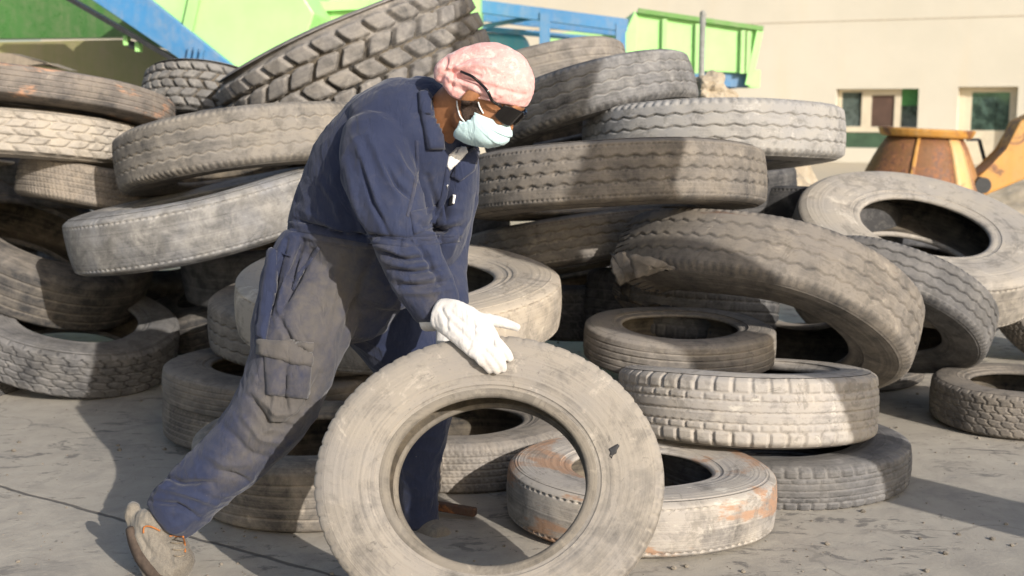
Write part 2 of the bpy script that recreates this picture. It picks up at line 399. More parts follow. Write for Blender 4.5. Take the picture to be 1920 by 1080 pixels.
bm = bmesh.new(); prism(bm, poly_at([(215, -60), (535, -60), (590, 25), (552, 132), (470, 165), (420, 152), (340, 80), (215, -6)], Y0), (0, 2.2, 0), .02); part('hopper', bm, GRN, mc)
bm = bmesh.new(); beam(bm, at(378, -60, Y0 - .04), at(338, 120, Y0 - .04), .05, .09); part('stiffener', bm, GRN2, mc)
bm = bmesh.new(); prism(bm, poly_at([(60, -75), (190, -75), (470, 150), (500, 190), (340, 112)], Y0 - .12), (0, .11, 0), .01); part('chassis_beam', bm, BLU, mc)
bm = bmesh.new(); beam(bm, at(95, -23, Y0 - .10), at(345, 122, Y0 - .10), .16, .035); part('beam_edge', bm, DKM, mc)
bm = bmesh.new(); prism(bm, poly_at([(-160, -80), (40, -80), (330, 88), (330, 98), (236, 70), (-160, 74)], Y0 + 1.6), (0, .25, 0)); part('underside_panel', bm, GRN_SHADE, mc)
bm = bmesh.new(); prism(bm, poly_at([(-160, 82), (236, 74), (330, 100), (370, 190), (-160, 210)], Y0 + 1.3), (0, .15, 0)); part('lower_panel', bm, OLIVE_SHADE, mc)
for u, v in ((238, 76), (260, 88)):
    bm = bmesh.new(); p = at(u, v, Y0 - .05); bevel_box(bm, p - Vector((.022, .05, .045)), p + Vector((.022, .05, .045)), None, .008); part('bracket', bm, GRN, mc)
bm = bmesh.new(); p = at(248, 84, Y0 - .06); bmesh.ops.create_cone(bm, cap_ends=True, segments=16, radius1=.035, radius2=.035, depth=.06, matrix=Matrix.Translation(p) @ Matrix.Rotation(math.pi / 2, 4, 'X')); part('bolt', bm, DKM, mc)
bm = bmesh.new()
for k in range(3): beam(bm, at(358 + k * 11, 88 + k * 3, Y0 - .16), at(352 + k * 11, 125, Y0 - .16), .05, .03)
part('hinge_plate', bm, BLU, mc)
bm = bmesh.new(); prism(bm, poly_at([(-160, 88), (20, 100), (130, 132), (90, 118), (-160, 150)], Y0 - 1.2), (0, .2, 0)); part('crossbar', bm, plain_mat('dusty steel', (.25, .21, .16), .7), mc)

cont = empty('green_skip', (-.6, 12, 0)); tag(cont, 'green ribbed bin body between the machine and the big lugged tire', 'container')
Y1 = 12.2
bm = bmesh.new(); prism(bm, poly_at([(585, 18), (690, 18), (690, 260), (540, 260), (540, 110)], Y1), (0, 1.8, 0)); part('body', bm, GRN2, cont)
bm = bmesh.new(); beam(bm, at(594, -20, Y1 - .06), at(560, 125, Y1 - .06), .06, .05); part('edge_post', bm, GRN, cont)
bm = bmesh.new(); beam(bm, at(565, 14, Y1 - .05), at(700, 8, Y1 - .05), .08, .09); part('top_rail', bm, GRN, cont)
bm = bmesh.new(); beam(bm, at(704, -40, Y1 - .04), at(704, 250, Y1 - .04), .1, .11, Vector((0, 1, 0))); part('corner_post', bm, GRN, cont)
bm = bmesh.new(); prism(bm, poly_at([(713, -60), (900, -60), (900, 260), (713, 260)], Y1 + .1), (0, 1.7, 0)); part('side_panel', bm, GRN, cont)

fr = empty('blue_frame', (0, 13, 0)); tag(fr, 'open blue steel frame rising behind the tires left of the green skip', 'frame')
Y2 = 13.2
bm = bmesh.new(); beam(bm, at(870, 8, Y2), at(1176, 48, Y2), .12, .13); part('top_rail', bm, BLU, fr)
bm = bmesh.new(); beam(bm, at(880, 30, Y2 + .6), at(1170, 62, Y2 + .6), .09, .08); part('rear_rail', bm, BLU, fr)
bm = bmesh.new(); beam(bm, at(1022, 24, Y2 - .02), at(1018, 240, Y2 - .02), .11, .13, Vector((0, 1, 0))); part('post', bm, BLU, fr)
bm = bmesh.new(); beam(bm, at(1163, 44, Y2 - .02), at(1166, 260, Y2 - .02), .1, .1, Vector((0, 1, 0))); part('post', bm, BLU, fr)
bm = bmesh.new(); beam(bm, at(884, 52, Y2 + .5), at(1160, 78, Y2 + .5), .06, .06); part('lower_rail', bm, BLU, fr)
bm = bmesh.new(); beam(bm, at(905, 50, Y2 + .2), at(1015, 30, Y2 + .2), .05, .045); part('brace', bm, BLU, fr)
bm = bmesh.new(); prism(bm, poly_at([(885, 58), (985, 66), (1000, 100), (985, 260), (885, 260)], Y2 + .5), (0, 1.2, 0), .05); part('tank', bm, paint_mat('pale blue paint', (.07, .30, .50), .4, .35, seed=8.), fr)
bm = bmesh.new(); prism(bm, poly_at([(1032, 64), (1155, 50), (1155, 260), (1032, 260)], Y2 + 1.8), (0, 1., 0)); part('green_panel', bm, GRN2, fr)

sk = empty('green_trailer', (3, 14, 0)); tag(sk, 'light green tipping trailer body on a blue chassis in front of the cream wall', 'trailer')
Y3 = 14.0
bm = bmesh.new(); prism(bm, poly_at([(1190, 22), (1428, 54), (1408, 138), (1180, 128)], Y3), (0, 2.2, 0), .015); part('body', bm, GRN, sk)
bm = bmesh.new(); prism(bm, poly_at([(1190, 20), (1197, 34), (1188, 190), (1168, 190), (1172, 60)], Y3 - .05), (0, 2.0, 0), .01); part('end_panel', bm, GRN, sk)
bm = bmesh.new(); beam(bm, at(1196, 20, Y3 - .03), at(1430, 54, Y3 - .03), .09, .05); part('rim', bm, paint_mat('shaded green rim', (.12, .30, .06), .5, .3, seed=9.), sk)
for u in (1246, 1308, 1393, 1404):
    bm = bmesh.new(); v0 = 20 + (u - 1190) * .142 + 8
    beam(bm, at(u, v0, Y3 - .03), at(u - 2, 138, Y3 - .03), .05, .05, Vector((0, 1, 0))); part('stiffener', bm, GRN2, sk)
bm = bmesh.new(); beam(bm, at(1424, 58, Y3 - .03), at(1402, 160, Y3 - .03), .07, .06, Vector((0, 1, 0))); part('tail_post', bm, GRN, sk)
bm = bmesh.new(); prism(bm, poly_at([(1290, 130), (1402, 136), (1402, 164), (1290, 160)], Y3 + .06), (0, 1.6, 0)); part('chassis', bm, BLU, sk)
bm = bmesh.new(); beam(bm, at(1362, 160, Y3 + .3), at(1358, 260, Y3 + .3), .1, .1, Vector((0, 1, 0))); part('leg', bm, BLU, sk)
bm = bmesh.new(); prism(bm, poly_at([(1404, 130), (1426, 132), (1424, 164), (1404, 164)], Y3), (0, .5, 0)); part('mudguard', bm, GRN, sk)
bm = bmesh.new(); p = at(1318, 26, 11.5); q = at(1315, 400, 11.5)
bmesh.ops.create_cone(bm, cap_ends=True, segments=16, radius1=.028, radius2=.028, depth=p.z + .02, matrix=Matrix.Translation((p.x, 11.5, p.z / 2)))
bmesh.ops.create_uvsphere(bm, u_segments=12, v_segments=8, radius=.030, matrix=Matrix.Translation((p.x, 11.5, p.z)))
tag(link('steel_pole', from_bm(bm), plain_mat('galvanised steel', (.30, .30, .27), .6, .2)), 'slim grey steel pole standing in front of the green trailer', 'pole')

# yellow loader bucket and arm
YEL = paint_mat('worn yellow paint', (.50, .245, .045), .5, .45, (.40, .27, .13), seed=11., rust=.35, scale=2.5)
RUST = paint_mat('rusted yellow paint', (.20, .09, .03), .65, .5, (.06, .045, .038), seed=12., rust=.55, scale=3.)
bk = empty('loader', (5, 12, 0)); tag(bk, 'yellow wheel loader seen by its rusty bucket and boom at the right edge', 'loader')
YB = 12.0
CT, CB_ = at(1733, 255, YB + .35), at(1712, 420, YB + .35)
def scoop(name, d0, d1, mat, r0=.36, r1=.74, thick=.05, ztop=0., zbot=1.):
    """a curved piece of the flared bucket shell between two angles"""
    bm = bmesh.new(); n = max(4, int(abs(d1 - d0) / 7)); rows = []
    for i in range(n + 1):
        g = math.radians(d0 + (d1 - d0) * i / n); row = []
        for j in range(9):
            t = ztop + (zbot - ztop) * j / 8; c_ = CT.lerp(CB_, t); r = r0 + (r1 - r0) * t ** .8
            row.append((c_, g, r))
        rows.append(row)
    def vv(e, off): return bm.verts.new(e[0] + Vector((math.cos(e[1]) * (e[2] + off), math.sin(e[1]) * (e[2] + off) * .8, 0)))
    O = [[vv(e, 0) for e in r] for r in rows]; I_ = [[vv(e, -thick) for e in r] for r in rows]
    for i in range(n):
        for j in range(8):
            bm.faces.new((O[i][j], O[i + 1][j], O[i + 1][j + 1], O[i][j + 1])); bm.faces.new((I_[i][j], I_[i][j + 1], I_[i + 1][j + 1], I_[i + 1][j]))
        bm.faces.new((O[i][0], I_[i][0], I_[i + 1][0], O[i + 1][0])); bm.faces.new((O[i][8], O[i + 1][8], I_[i + 1][8], I_[i][8]))
    for r_o, r_i in ((O[0], I_[0]), (O[n], I_[n])):
        for j in range(8): bm.faces.new((r_o[j], r_o[j + 1], r_i[j + 1], r_i[j]))
    return part(name, bm, mat, bk, True)
scoop('bucket_shell', 0, 292, RUST)
scoop('bucket_strip', 293, 314, paint_mat('pale yellow paint', (.58, .36, .14), .5, .4, seed=13., rust=.15, scale=3.), .37, .75)
scoop('bucket_wing', 315, 359, paint_mat('shaded brown rusted paint', (.33, .16, .05), .6, .45, seed=15., rust=.4, scale=3.))  # shading of this right side put into the brown, along with rust
scoop('bucket_rib', 246, 250, YEL, .385, .765, .04)
bm = bmesh.new()
bmesh.ops.create_cone(bm, cap_ends=True, segments=40, radius1=.42, radius2=.46, depth=.085, matrix=Matrix.Translation(CT + Vector((.02, 0, .03))) @ Matrix.Diagonal((1.05, .85, 1, 1)) @ Matrix.Rotation(.05, 4, 'Y'))
bmesh.ops.bevel(bm, geom=[e for e in bm.edges if e.calc_face_angle(0) > .8], offset=.025, segments=3, affect='EDGES', profile=.5)
part('bucket_lip', bm, YEL, bk)
bm = bmesh.new(); prism(bm, poly_at([(1990, 190), (2010, 300), (1835, 372), (1806, 358), (1890, 282), (1912, 228)], YB + .2), (0, .28, 0), .02); part('boom', bm, YEL, bk)
bm = bmesh.new(); bmesh.ops.create_cone(bm, cap_ends=True, segments=20, radius1=.08, radius2=.08, depth=.5, matrix=Matrix.Translation(at(1826, 345, YB + .3)) @ Matrix.Rotation(math.pi / 2, 4, 'X')); part('pivot_pin', bm, DKM, bk)
bm = bmesh.new(); beam(bm, at(1812, 262, YB + .6), at(1836, 262, YB + .6), .03, .03); beam(bm, at(1836, 262, YB + .6), at(1846, 300, YB + .6), .03, .03, Vector((0, 1, 0))); part('hydraulic_hose', bm, DKM, bk)

# ------------------------------------------------------------------ tires
def tire_frame(roll, pitch):
    r, q = math.radians(roll), math.radians(pitch)
    n = Vector((math.sin(r), -math.sin(q) * math.cos(r), math.cos(q) * math.cos(r)))
    e1 = Vector((1, 0, 0)) - n * n.x; e1.normalize()
    return n, e1, n.cross(e1)
def sm(x, a, b): return np.clip((x - a) / (b - a), 0, 1) ** 2 * (3 - 2 * np.clip((x - a) / (b - a), 0, 1))
def tri(x): return 2 * np.abs(2 * (x - np.floor(x + .5))) - 1
def band(x, hw, soft): return 1 - sm(np.abs(x), hw, hw + soft)
def tread_depth(kind, p, v, Np):
    """groove depth 0..1 for angle turn p (0..1) and position across the tread v (-1..1)"""
    q = p * Np
    if kind == 'zigzag':                      # ribs split by zigzag grooves
        g = 0 * q
        for c in (-.5, 0., .5): g = np.maximum(g, band(v - c - .05 * tri(q), .014, .034))
        g = np.maximum(g, .55 * sm(np.abs(v), .86, .92) * band((q * 2 % 1) - .5, .16, .12))
        return g
    if kind == 'block':                       # straight grooves and staggered cuts
        g = 0 * q
        for c in (-.56, -.18, .18, .56): g = np.maximum(g, band(v - c - .03 * tri(q), .014, .032) * .8)
        row = np.floor((v + 1.32) / .38)
        off = row * .37
        return np.maximum(g, band(((q + off + v * 1.1 + .08 * tri(v * 4)) % 1) - .5, .03, .07))
    if kind == 'step':                        # short stepped cuts either side of each rib
        g = 0 * q
        for c in (-.42, 0.02, .46):
            g = np.maximum(g, band(v - c - .06 * sm(tri(q + c), -.25, .25) + .03, .016, .045) * (.45 + .55 * band(((q + c) % 1) - .5, .28, .1)))
            g = np.maximum(g, band(v - c, .07, .05) * band(((q + c) % 1) - .5, .03, .07))
        return np.maximum(g, band(np.abs(v) - .9, .02, .03) * band((q * 3 % 1) - .5, .2, .1) * .7)
    if kind == 'shoulder':                    # plain ribs, slits at both shoulders
        g = 0 * q
        for c in (-.36, 0., .36): g = np.maximum(g, band(v - c - .012 * tri(q * 2), .012, .032) * .75)
        g = np.maximum(g, band(np.abs(v) - .62, .03, .04) * .6)
        g = np.maximum(g, sm(np.abs(v), .60, .66) * band((q % 1) - .5, .06, .09))
        g = np.maximum(g, band(np.abs(v) - .5, .1, .05) * band(((q + .5) % 1) - .5, .04, .08) * .6)
        return g
    if kind == 'lug':                         # big staggered blocks
        rr = (v + 1) * 2.5; row = np.floor(rr); vv = rr - row - .5
        z = q + row * .5 + .22 * tri(rr * .5 + .1)
        zz = (z % 1) - .5
        e = np.maximum(np.abs(vv) * 1.02 + np.abs(zz) * .18 - .44, np.abs(zz) - .40 + .1 * np.abs(vv))
        return sm(e, -.02, .07)
    if kind == 'fine':
        g = 0 * q
        for c in (-.6, -.3, 0., .3, .6): g = np.maximum(g, band(v - c, .012, .03) * .7)
        return np.maximum(g, band(((q * 2 + np.floor((v + 1.05) / .3) * .37) % 1) - .5, .05, .1) * .6)
    if kind == 'ribs':
        g = 0 * q
        for c in (-.6, -.22, .2, .58): g = np.maximum(g, band(v - c - .008 * np.sin(q * .7 + c * 9), .012, .034) * (.35 + .35 * np.sin(q * .23 + c * 5) ** 2))
        return g
    g = 0 * q                                  # bald
    return np.maximum(g, band(np.abs(v) - .86, .02, .03) * band((q * 2 % 1) - .5, .2, .1) * .8)

TIRE_N = [0]
def make_tire(name, label, prm, mat, kind='ribs', hole=.56, depth=.010, Np=64, NA=560, wob=.012, tear=None, bead_mat=None, chips=.4, seed=None, flat=0., group='old tires in the heap'):
    x, y, z, R, hw, sx, roll, pitch = prm
    TIRE_N[0] += 1; sd = (seed if seed is not None else TIRE_N[0]) * 7.13
    n, e1, e2 = tire_frame(roll, pitch); c = Vector((x, y, z))
    M = Matrix((e1, e2, n)).transposed()
    lo = min((c + e1 * math.cos(a) * R * sx + e2 * math.sin(a) * R + n * s * hw * .8).z for a in np.linspace(0, 6.28, 40) for s in (-1, 1))
    base = Vector((c.x, c.y, lo))
    root = empty(name); root.matrix_world = Matrix.Translation(base) @ M.to_4x4()
    shift = np.array(M.transposed() @ (c - base))
    tag(root, label, 'tire', group)
    th = np.linspace(0, 2 * np.pi, NA, endpoint=False)
    rngs = np.random.default_rng(int(sd * 10) + 1)
    ph = rngs.random(8) * 6.28
    wr = wob * (np.sin(2 * th + ph[0]) + .6 * np.sin(3 * th + ph[1]) + .3 * np.sin(5 * th + ph[2]))
    wz = wob * 1.2 * (np.sin(2 * th + ph[3]) + .5 * np.sin(3 * th + ph[4]) + .3 * np.sin(4 * th + ph[5]))
    def build(pname, prof, mt, dfun=None, flip=False):
        prof = np.array(prof, float); m = len(prof)
        TH, _ = np.meshgrid(th, np.arange(m), indexing='ij')
        r = np.tile(prof[:, 0] * R, (NA, 1)); a = np.tile(prof[:, 1] * hw, (NA, 1))
        g = np.zeros_like(r)
        if dfun is not None:
            g, dr = dfun(TH / (2 * np.pi), prof[:, 1][None, :] + 0 * TH); r = r - dr
        r = r * (1 + wr[:, None]); a = a + wz[:, None] * R * .6
        keep = np.ones(NA, bool); 
        if tear:
            t0, t1, flare = tear
            d0 = (TH - t0) % (2 * np.pi); d1 = (t1 - TH) % (2 * np.pi)
            dd = np.minimum(np.minimum((t0 - TH) % (2 * np.pi), (TH - t1) % (2 * np.pi)), 9)
            f = np.exp(-dd / .16)
            r = r + flare * f * R; a = a + flare * .5 * f * R * np.sin(TH * 7)
        cs, sn = np.cos(TH), np.sin(TH)
        P = np.stack([r * cs * sx, r * sn, a], -1)
        # fine lumps
        P = P.reshape(-1, 3) + shift
        idx = np.arange(NA * m).reshape(NA, m)
        i0, i1 = idx, np.roll(idx, -1, 0)
        F = np.stack([i0[:, :-1], i1[:, :-1], i1[:, 1:], i0[:, 1:]], -1)
        if tear:
            tt = th % (2 * np.pi)
            inside = np.zeros((NA, m - 1), bool)
            for j in range(m - 1):
                jag = .07 * math.sin(j * 2.1 + sd) + .05 * math.sin(j * 5.3)
                inside[:, j] = ((tt - tear[0] - jag) % (2 * np.pi)) < (tear[1] - tear[0] + jag * .6)
            F = F[~inside]
        F = F.reshape(-1, 4)
        if flip: F = F[:, ::-1]
        me = bpy.data.meshes.new(pname); nf = len(F)
        me.vertices.add(len(P)); me.vertices.foreach_set('co', P.ravel())
        me.loops.add(nf * 4); me.loops.foreach_set('vertex_index', F.ravel().astype(np.int32))
        me.polygons.add(nf); me.polygons.foreach_set('loop_start', np.arange(0, nf * 4, 4, dtype=np.int32))
        me.update(calc_edges=True); me.validate()
        attr(me, 'groove', g.ravel()); attr(me, 'strip', np.tile(np.linspace(0, 1, m) if m > 12 else prof[:, 0], (NA, 1)).ravel() * (1 if m <= 12 else .6) + (0 if not flip else 3.3))
        return link(pname, me, mt, root)
    def dfun(p, v):
        vv = v / .86
        g = tread_depth(kind, p, np.clip(vv, -1, 1), Np)
        wear = .5 + .5 * np.sin(p * 6.28 * 2 + ph[6] + vv * 1.3) ** 2 * chips + .5 * (1 - chips)
        ed = sm(np.abs(v), .92, .985)
        nz = 0 * p
        for _ in range(26):                                 # dents, cuts and worn flats
            cp_, cv_, sp_, sv_, am_ = rngs.random(), rngs.uniform(-.9, .9), rngs.uniform(.002, .012), rngs.uniform(.04, .3), rngs.uniform(-.002, .004)
            dp_ = (p - cp_ + .5) % 1 - .5
            nz = nz + am_ * np.exp(-(dp_ / sp_) ** 2 - ((vv - cv_ + dp_ * 6 * am_ * 100) / sv_) ** 2)
        gg = g * np.clip(wear, .25, 1) * (1 - ed)
        return gg, gg * depth + nz
    NV = 34 if NA < 200 else 66
    if NA >= 400: NA_ = NA
    vs_ = np.linspace(-.955, .955, NV)
    crown = [(1 - .012 * (abs(a) / .8) ** 2 - .045 * max(0, (abs(a) - .78) / .175) ** 2.0, a) for a in vs_]
    build('tread', crown, mat, dfun)
    rs = crown[-1][0]
    def side(s):
        h = hole
        pr = [(rs, .955), (rs - .02, .985), (.90, 1.0), (.86, 1.012), (.82, 1.02), (.77, 1.022), (.745, 1.018), (.70, 1.0), (h + .11, .955), (h + .085, .955), (h + .08, .925), (h + .06, .90)]
        pr = np.array(pr); q_ = np.linspace(0, len(pr) - 1, 64); k_ = np.arange(len(pr))
        rr_, aa_ = np.interp(q_, k_, pr[:, 0]), np.interp(q_, k_, pr[:, 1])
        for c_, h_ in ring_set: aa_ = aa_ + h_ * np.exp(-((rr_ - c_) / .004) ** 2)
        return list(zip(rr_, aa_ * s))
    ring_set = [(rngs.uniform(h0, h0 + .02), rngs.uniform(.008, .022)) for h0 in (.66, .70, .80, .83, .86, .915, .93)]
    build('sidewall', side(1), mat); build('sidewall', side(-1), mat, flip=True)
    bmt = bead_mat or mat
    def bead(s):
        h = hole
        return [(r_, a_ * s) for r_, a_ in ((h + .06, .90), (h + .045, .91), (h + .03, .905), (h + .012, .88), (h, .82), (h + .004, .74), (h + .03, .70))]
    build('bead', bead(1), bmt); build('bead', bead(-1), bmt, flip=True)
    h = hole
    inner = [(h + .03, .70), (h + .08, .80), (.76, .91), (.86, .88), (.92, .74), (.94, .4), (.945, 0)]
    inner = inner + [(r_, -a_) for r_, a_ in inner[-2::-1]]
    build('inner_liner', inner, INNER, flip=True)
    return root
INNER = tire_mat('dusty inner liner', .50, (.20, .165, .12), (.02, .02, .021), 77., rings=.8)
BEAD = tire_mat('worn bead', .98, (.21, .185, .15), (.05, .047, .045), 79., rings=1.0)
P = {
 'T1': (-0.061, 3.25, 0.398, 0.4, 0.108, 1.19, -2.654, 66.755),
 'T2': (0.446, 4.108, 0.102, 0.42, 0.096, 1.1, 1.217, 0.649),
 'T4': (1.039, 4.649, 0.076, 0.465, 0.083, 1.08, 0.036, -0.101),
 'T3': (0.906, 4.639, 0.297, 0.46, 0.128, 1.08, 0.654, -7.2),
 'T5': (2.299, 5.421, 0.104, 0.359, 0.098, 1.08, 0.702, 1.57),
 'T6': (0.694, 5.008, 0.454, 0.356, 0.078, 1.12, 1.152, 3.5),
 'T7': (0.801, 5.734, 0.485, 0.425, 0.145, 1.08, 5.085, -7.981),
 'T8': (1.079, 5.214, 0.57, 0.6, 0.15, 1.1, 20.21, -31.392),
 'T9': (1.788, 5.708, 0.484, 0.435, 0.118, 1.08, 25.521, -32.073),
 'T10': (2.039, 6.123, 0.725, 0.561, 0.14, 1.14, 5.796, 25.306),
 'T11': (3.0, 6.9, 0.4, 0.41, 0.09, 1.0, 28, 62),
 'T12': (0.437, 5.308, 1.096, 0.586, 0.127, 1.1, -2.377, -8.057),
 'T13': (0.975, 6.027, 1.267, 0.596, 0.13, 1.08, -0.99, -7.021),
 'T14': (0.375, 6.219, 1.421, 0.534, 0.122, 1.05, -15.546, -10.013),
 'T15': (0.215, 7.164, 1.568, 0.437, 0.141, 1.05, -11.26, -8.676),
 'T16': (-0.873, 7.049, 1.603, 0.757, 0.29, 1.0, -23.945, 5.2),
 'T17': (-1.805, 7.51, 1.417, 0.422, 0.156, 1.05, 7.381, -18.548),
 'T18': (-2.557, 6.508, 1.441, 0.722, 0.08, 1.05, 3.996, -11.361),
 'T19': (-2.64, 6.453, 1.24, 0.665, 0.114, 1.05, 2.405, -7.132),
 'T20': (-2.2, 6.382, 1.004, 0.338, 0.099, 1.05, 9.694, -9.79),
 'T21': (-1.287, 6.042, 1.207, 0.58, 0.135, 1.1, -8.176, -7.447),
 'T22': (-1.48, 5.796, 0.887, 0.557, 0.135, 1.1, -11.687, 2.029),
 'T23': (-2.551, 6.55, 0.64, 0.56, 0.15, 1.08, 27, 10),
 'T24': (-2.258, 6.242, 0.245, 0.497, 0.122, 1.05, 11.083, 11.107),
 'T40': (-2.966, 6.128, 0.027, 0.459, 0.039, 1.05, -0.001, -0.127),
 'T27': (-1.624, 6.978, 0.323, 0.484, 0.108, 1.05, -17.351, 12.893),
 'T26': (-0.451, 4.848, 0.6539999999999999, 0.564, 0.115, 1.14, 1.082, 9),
 'T25': (-0.828, 5.364, 0.487, 0.479, 0.116, 1.08, 1.411, 6.046),
 'T28': (-1.028, 5.191, 0.254, 0.436, 0.074, 1.08, 2.479, 1.67),
 'T29': (-1.061, 5.181, 0.111, 0.402, 0.095, 1.08, 2.479, 2.186),
 'T31': (-0.711, 4.364, 0.13, 0.427, 0.117, 1.08, 0.697, 2.711),
 'T32': (-0.22, 4.799, 0.094, 0.435, 0.098, 1.08, 0.086, -0.202),
 'T33': (0.295, 5.83, 0.766, 0.511, 0.107, 1.05, -8.503, -10.099),
 'T34': (1.709, 6.85, 0.776, 0.469, 0.114, 1.0, 8.262, -13.909),
 'T35': (0.434, 6.189, 0.446, 0.456, 0.13, 1.0, -5.126, 0.261),
 'T36': (1.752, 6.4, 0.114, 0.433, 0.091, 1.0, 2.687, 1.839),
 'T38': (-1.498, 6.671, 1.348, 0.342, 0.061, 1.0, -8.606, 6.05),
 'T39': (-3.364, 7.235, 0.874, 0.42, 0.107, 1.0, 2.277, -4.779),
 'F1': (-2.2, 7.5, 0.45, 0.5, 0.14, 1, 10, 20),
 'F2': (-3.2, 7.6, 0.4, 0.5, 0.14, 1, -5, 35),
 'F3': (-0.6, 6.2, 0.3, 0.45, 0.13, 1, 4, -5),
 'F4': (-0.5, 6.6, 0.75, 0.5, 0.14, 1, -6, 5),
 'F5': (0.95, 7.1, 0.35, 0.5, 0.14, 1, 5, 25),
 'F6': (2.5, 7.3, 0.38, 0.48, 0.14, 1, 8, 20),
 'F7': (-1.5, 7.5, 0.95, 0.5, 0.14, 1, 4, 10),
 'F8': (-2.55, 7.2, 1.0, 0.45, 0.13, 1, 4, 0),
 'G1': (1.1, 7.0, 0.93, 0.52, 0.15, 1, -3, 4),
 'G2': (-0.75, 6.95, 1.08, 0.5, 0.15, 1, 6, -4),
 'G3': (-1.3, 6.75, 0.55, 0.52, 0.15, 1, -5, 3),
 'G4': (-1.95, 7.25, 0.78, 0.46, 0.14, 1, 8, 2),
 'F9': (0.6, 6.9, 1.1, 0.45, 0.13, 1, -8, 0)
}
TAN = (.265, .235, .198); WARM = (.220, .192, .158); GREY = (.190, .180, .168); PALE = (.40, .362, .312); SAND = (.31, .268, .215)
def TM(k, **kw): return tire_mat('dusty rubber ' + k, seed=kw.pop('seed', hash_(k)), **kw)
def hash_(k): return sum(ord(ch) * (i + 3) for i, ch in enumerate(k)) % 97 * 1.37
T = {}
def tire(k, name, label, kind, mat, **kw): T[k] = make_tire(name, label, P[k], mat, kind, **kw)
tire('T1', 'car_tire', 'dusty tire standing upright, pushed along by the gloved man', 'shoulder', TM('rolled', amount=1.05, bare=.28, dust=(.285, .255, .215), rings=.8, grey=.35), hole=.555, Np=62, NA=660, wob=.004, bead_mat=BEAD, depth=.003, group='tires lying in front of the heap')
FR = 'tires lying in front of the heap'
tire('T2', 'car_tire', 'flat tire with an orange rust stain round its bald tread, lying beside the rolled tire', 'bald', TM('stained', amount=.86, dust=PALE, rust=.43, rustc=(.34, .195, .115), rings=.9), hole=.52, group=FR, Np=48)
tire('T3', 'car_tire', 'pale dusty tire with square shoulder blocks, top of the two-tire stack', 'shoulder', TM('pale stack', amount=1.15, dust=PALE, gd=.12, grey=.3), Np=46, depth=.010, NA=660, hole=.6, group=FR)
tire('T4', 'car_tire', 'grey tire on the ground under the pale block-treaded tire', 'shoulder', TM('under stack', amount=.72, dust=GREY), Np=60, group=FR, depth=.010)
tire('T5', 'car_tire', 'brown tire lying alone on the concrete at the right edge', 'block', TM('lone', amount=.78, dust=WARM, gd=.3), Np=44, depth=.007, group=FR)
tire('T6', 'car_tire', 'smooth tire with its open rim facing up, lying on the two-tire stack', 'ribs', TM('ringed', amount=.82, dust=TAN), hole=.6)
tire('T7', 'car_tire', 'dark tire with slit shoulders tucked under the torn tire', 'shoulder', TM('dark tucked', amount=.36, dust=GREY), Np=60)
tire('T8', 'truck_tire', 'torn truck tire leaning over the others with its split end flaring out', 'zigzag', TM('torn', amount=.84, dust=WARM, rust=.1, rustc=(.12, .07, .05), gd=-.25), hole=.60, Np=56, tear=(2.85, 3.40, .07), wob=.03, depth=.008)
tire('T9', 'truck_tire', 'leaning truck tire with zigzag grooves just behind the torn tire', 'zigzag', TM('leaning', amount=.76, dust=GREY, gd=-.3), Np=44, wob=.02)
tire('T10', 'truck_tire', 'pale smooth truck tire on top at the right with its wide rim opening facing up', 'bald', TM('open top', amount=1.05, dust=(.34, .308, .262), rings=.9), hole=.50, NA=620, wob=.008)
tire('T11', 'car_tire', 'tire standing on edge half hidden at the right edge under the pale open one', 'block', TM('edge', amount=.6, dust=WARM))
tire('T12', 'truck_tire', 'heavy truck tire with stepped tread lying level just right of the man', 'step', TM('level', amount=.86, dust=WARM, gd=-.3), Np=58, NA=560, depth=.010)
tire('T13', 'truck_tire', 'whitish truck tire with deep wavy grooves, uppermost at the right of the heap', 'zigzag', TM('whitish', amount=1.15, dust=(.335, .318, .29), gd=-.18, seed=23.), Np=46, NA=620, depth=.016)
tire('T14', 'truck_tire', 'tilted grey-black truck tire with chalky zigzag grooves behind the man\'s head', 'zigzag', TM('chalky', amount=.60, dust=(.26, .25, .235), gd=.4), Np=46, NA=620)
tire('T15', 'truck_tire', 'pale worn tire rearmost at the top, in front of the blue frame', 'ribs', TM('rearmost', amount=.88, dust=TAN))
tire('T16', 'earthmover_tire', 'huge loader tire with deep staggered lugs tilted on top of the heap', 'lug', TM('huge', amount=.86, dust=(.25, .228, .200), gd=-.12), Np=31, NA=720, depth=.055, hole=.52)
tire('T17', 'earthmover_tire', 'lugged tire showing a rounded crown of blocks left of the huge loader tire', 'lug', TM('crown', amount=.90, dust=(.25, .235, .212), gd=-.3), Np=30, NA=520, depth=.035)
tire('T18', 'truck_tire', 'worn reddish-grey truck tire topmost at the left edge', 'ribs', TM('reddish', amount=.84, dust=(.215, .185, .155), rust=.22, rustc=(.45, .25, .15)), Np=40)
tire('T19', 'truck_tire', 'sandy block-treaded tire directly under the topmost left tire', 'lug', TM('sandy', amount=1.12, dust=(.40, .352, .285), gd=-.2), Np=44, NA=520, depth=.014)
tire('T20', 'car_tire', 'small brown tire with a fine square tread wedged at the left of the heap', 'fine', TM('small', amount=.85, dust=(.26, .222, .178), gd=.2), Np=50)
tire('T21', 'truck_tire', 'truck tire with pale wavy groove lines lying behind the man\'s back', 'zigzag', TM('wavy', amount=.80, dust=(.25, .224, .188), gd=.6), Np=62, NA=660, depth=.009)
tire('T22', 'truck_tire', 'bald scuffed tire tilted low to the left, under the wavy-grooved one', 'bald', TM('bald', amount=.82, dust=(.30, .285, .26), grey=.6), Np=60, NA=620)
tire('T23', 'truck_tire', 'ribbed tire slumped at the left edge above the shaded tire on the ground', 'ribs', TM('slumped', amount=.38, dust=WARM))
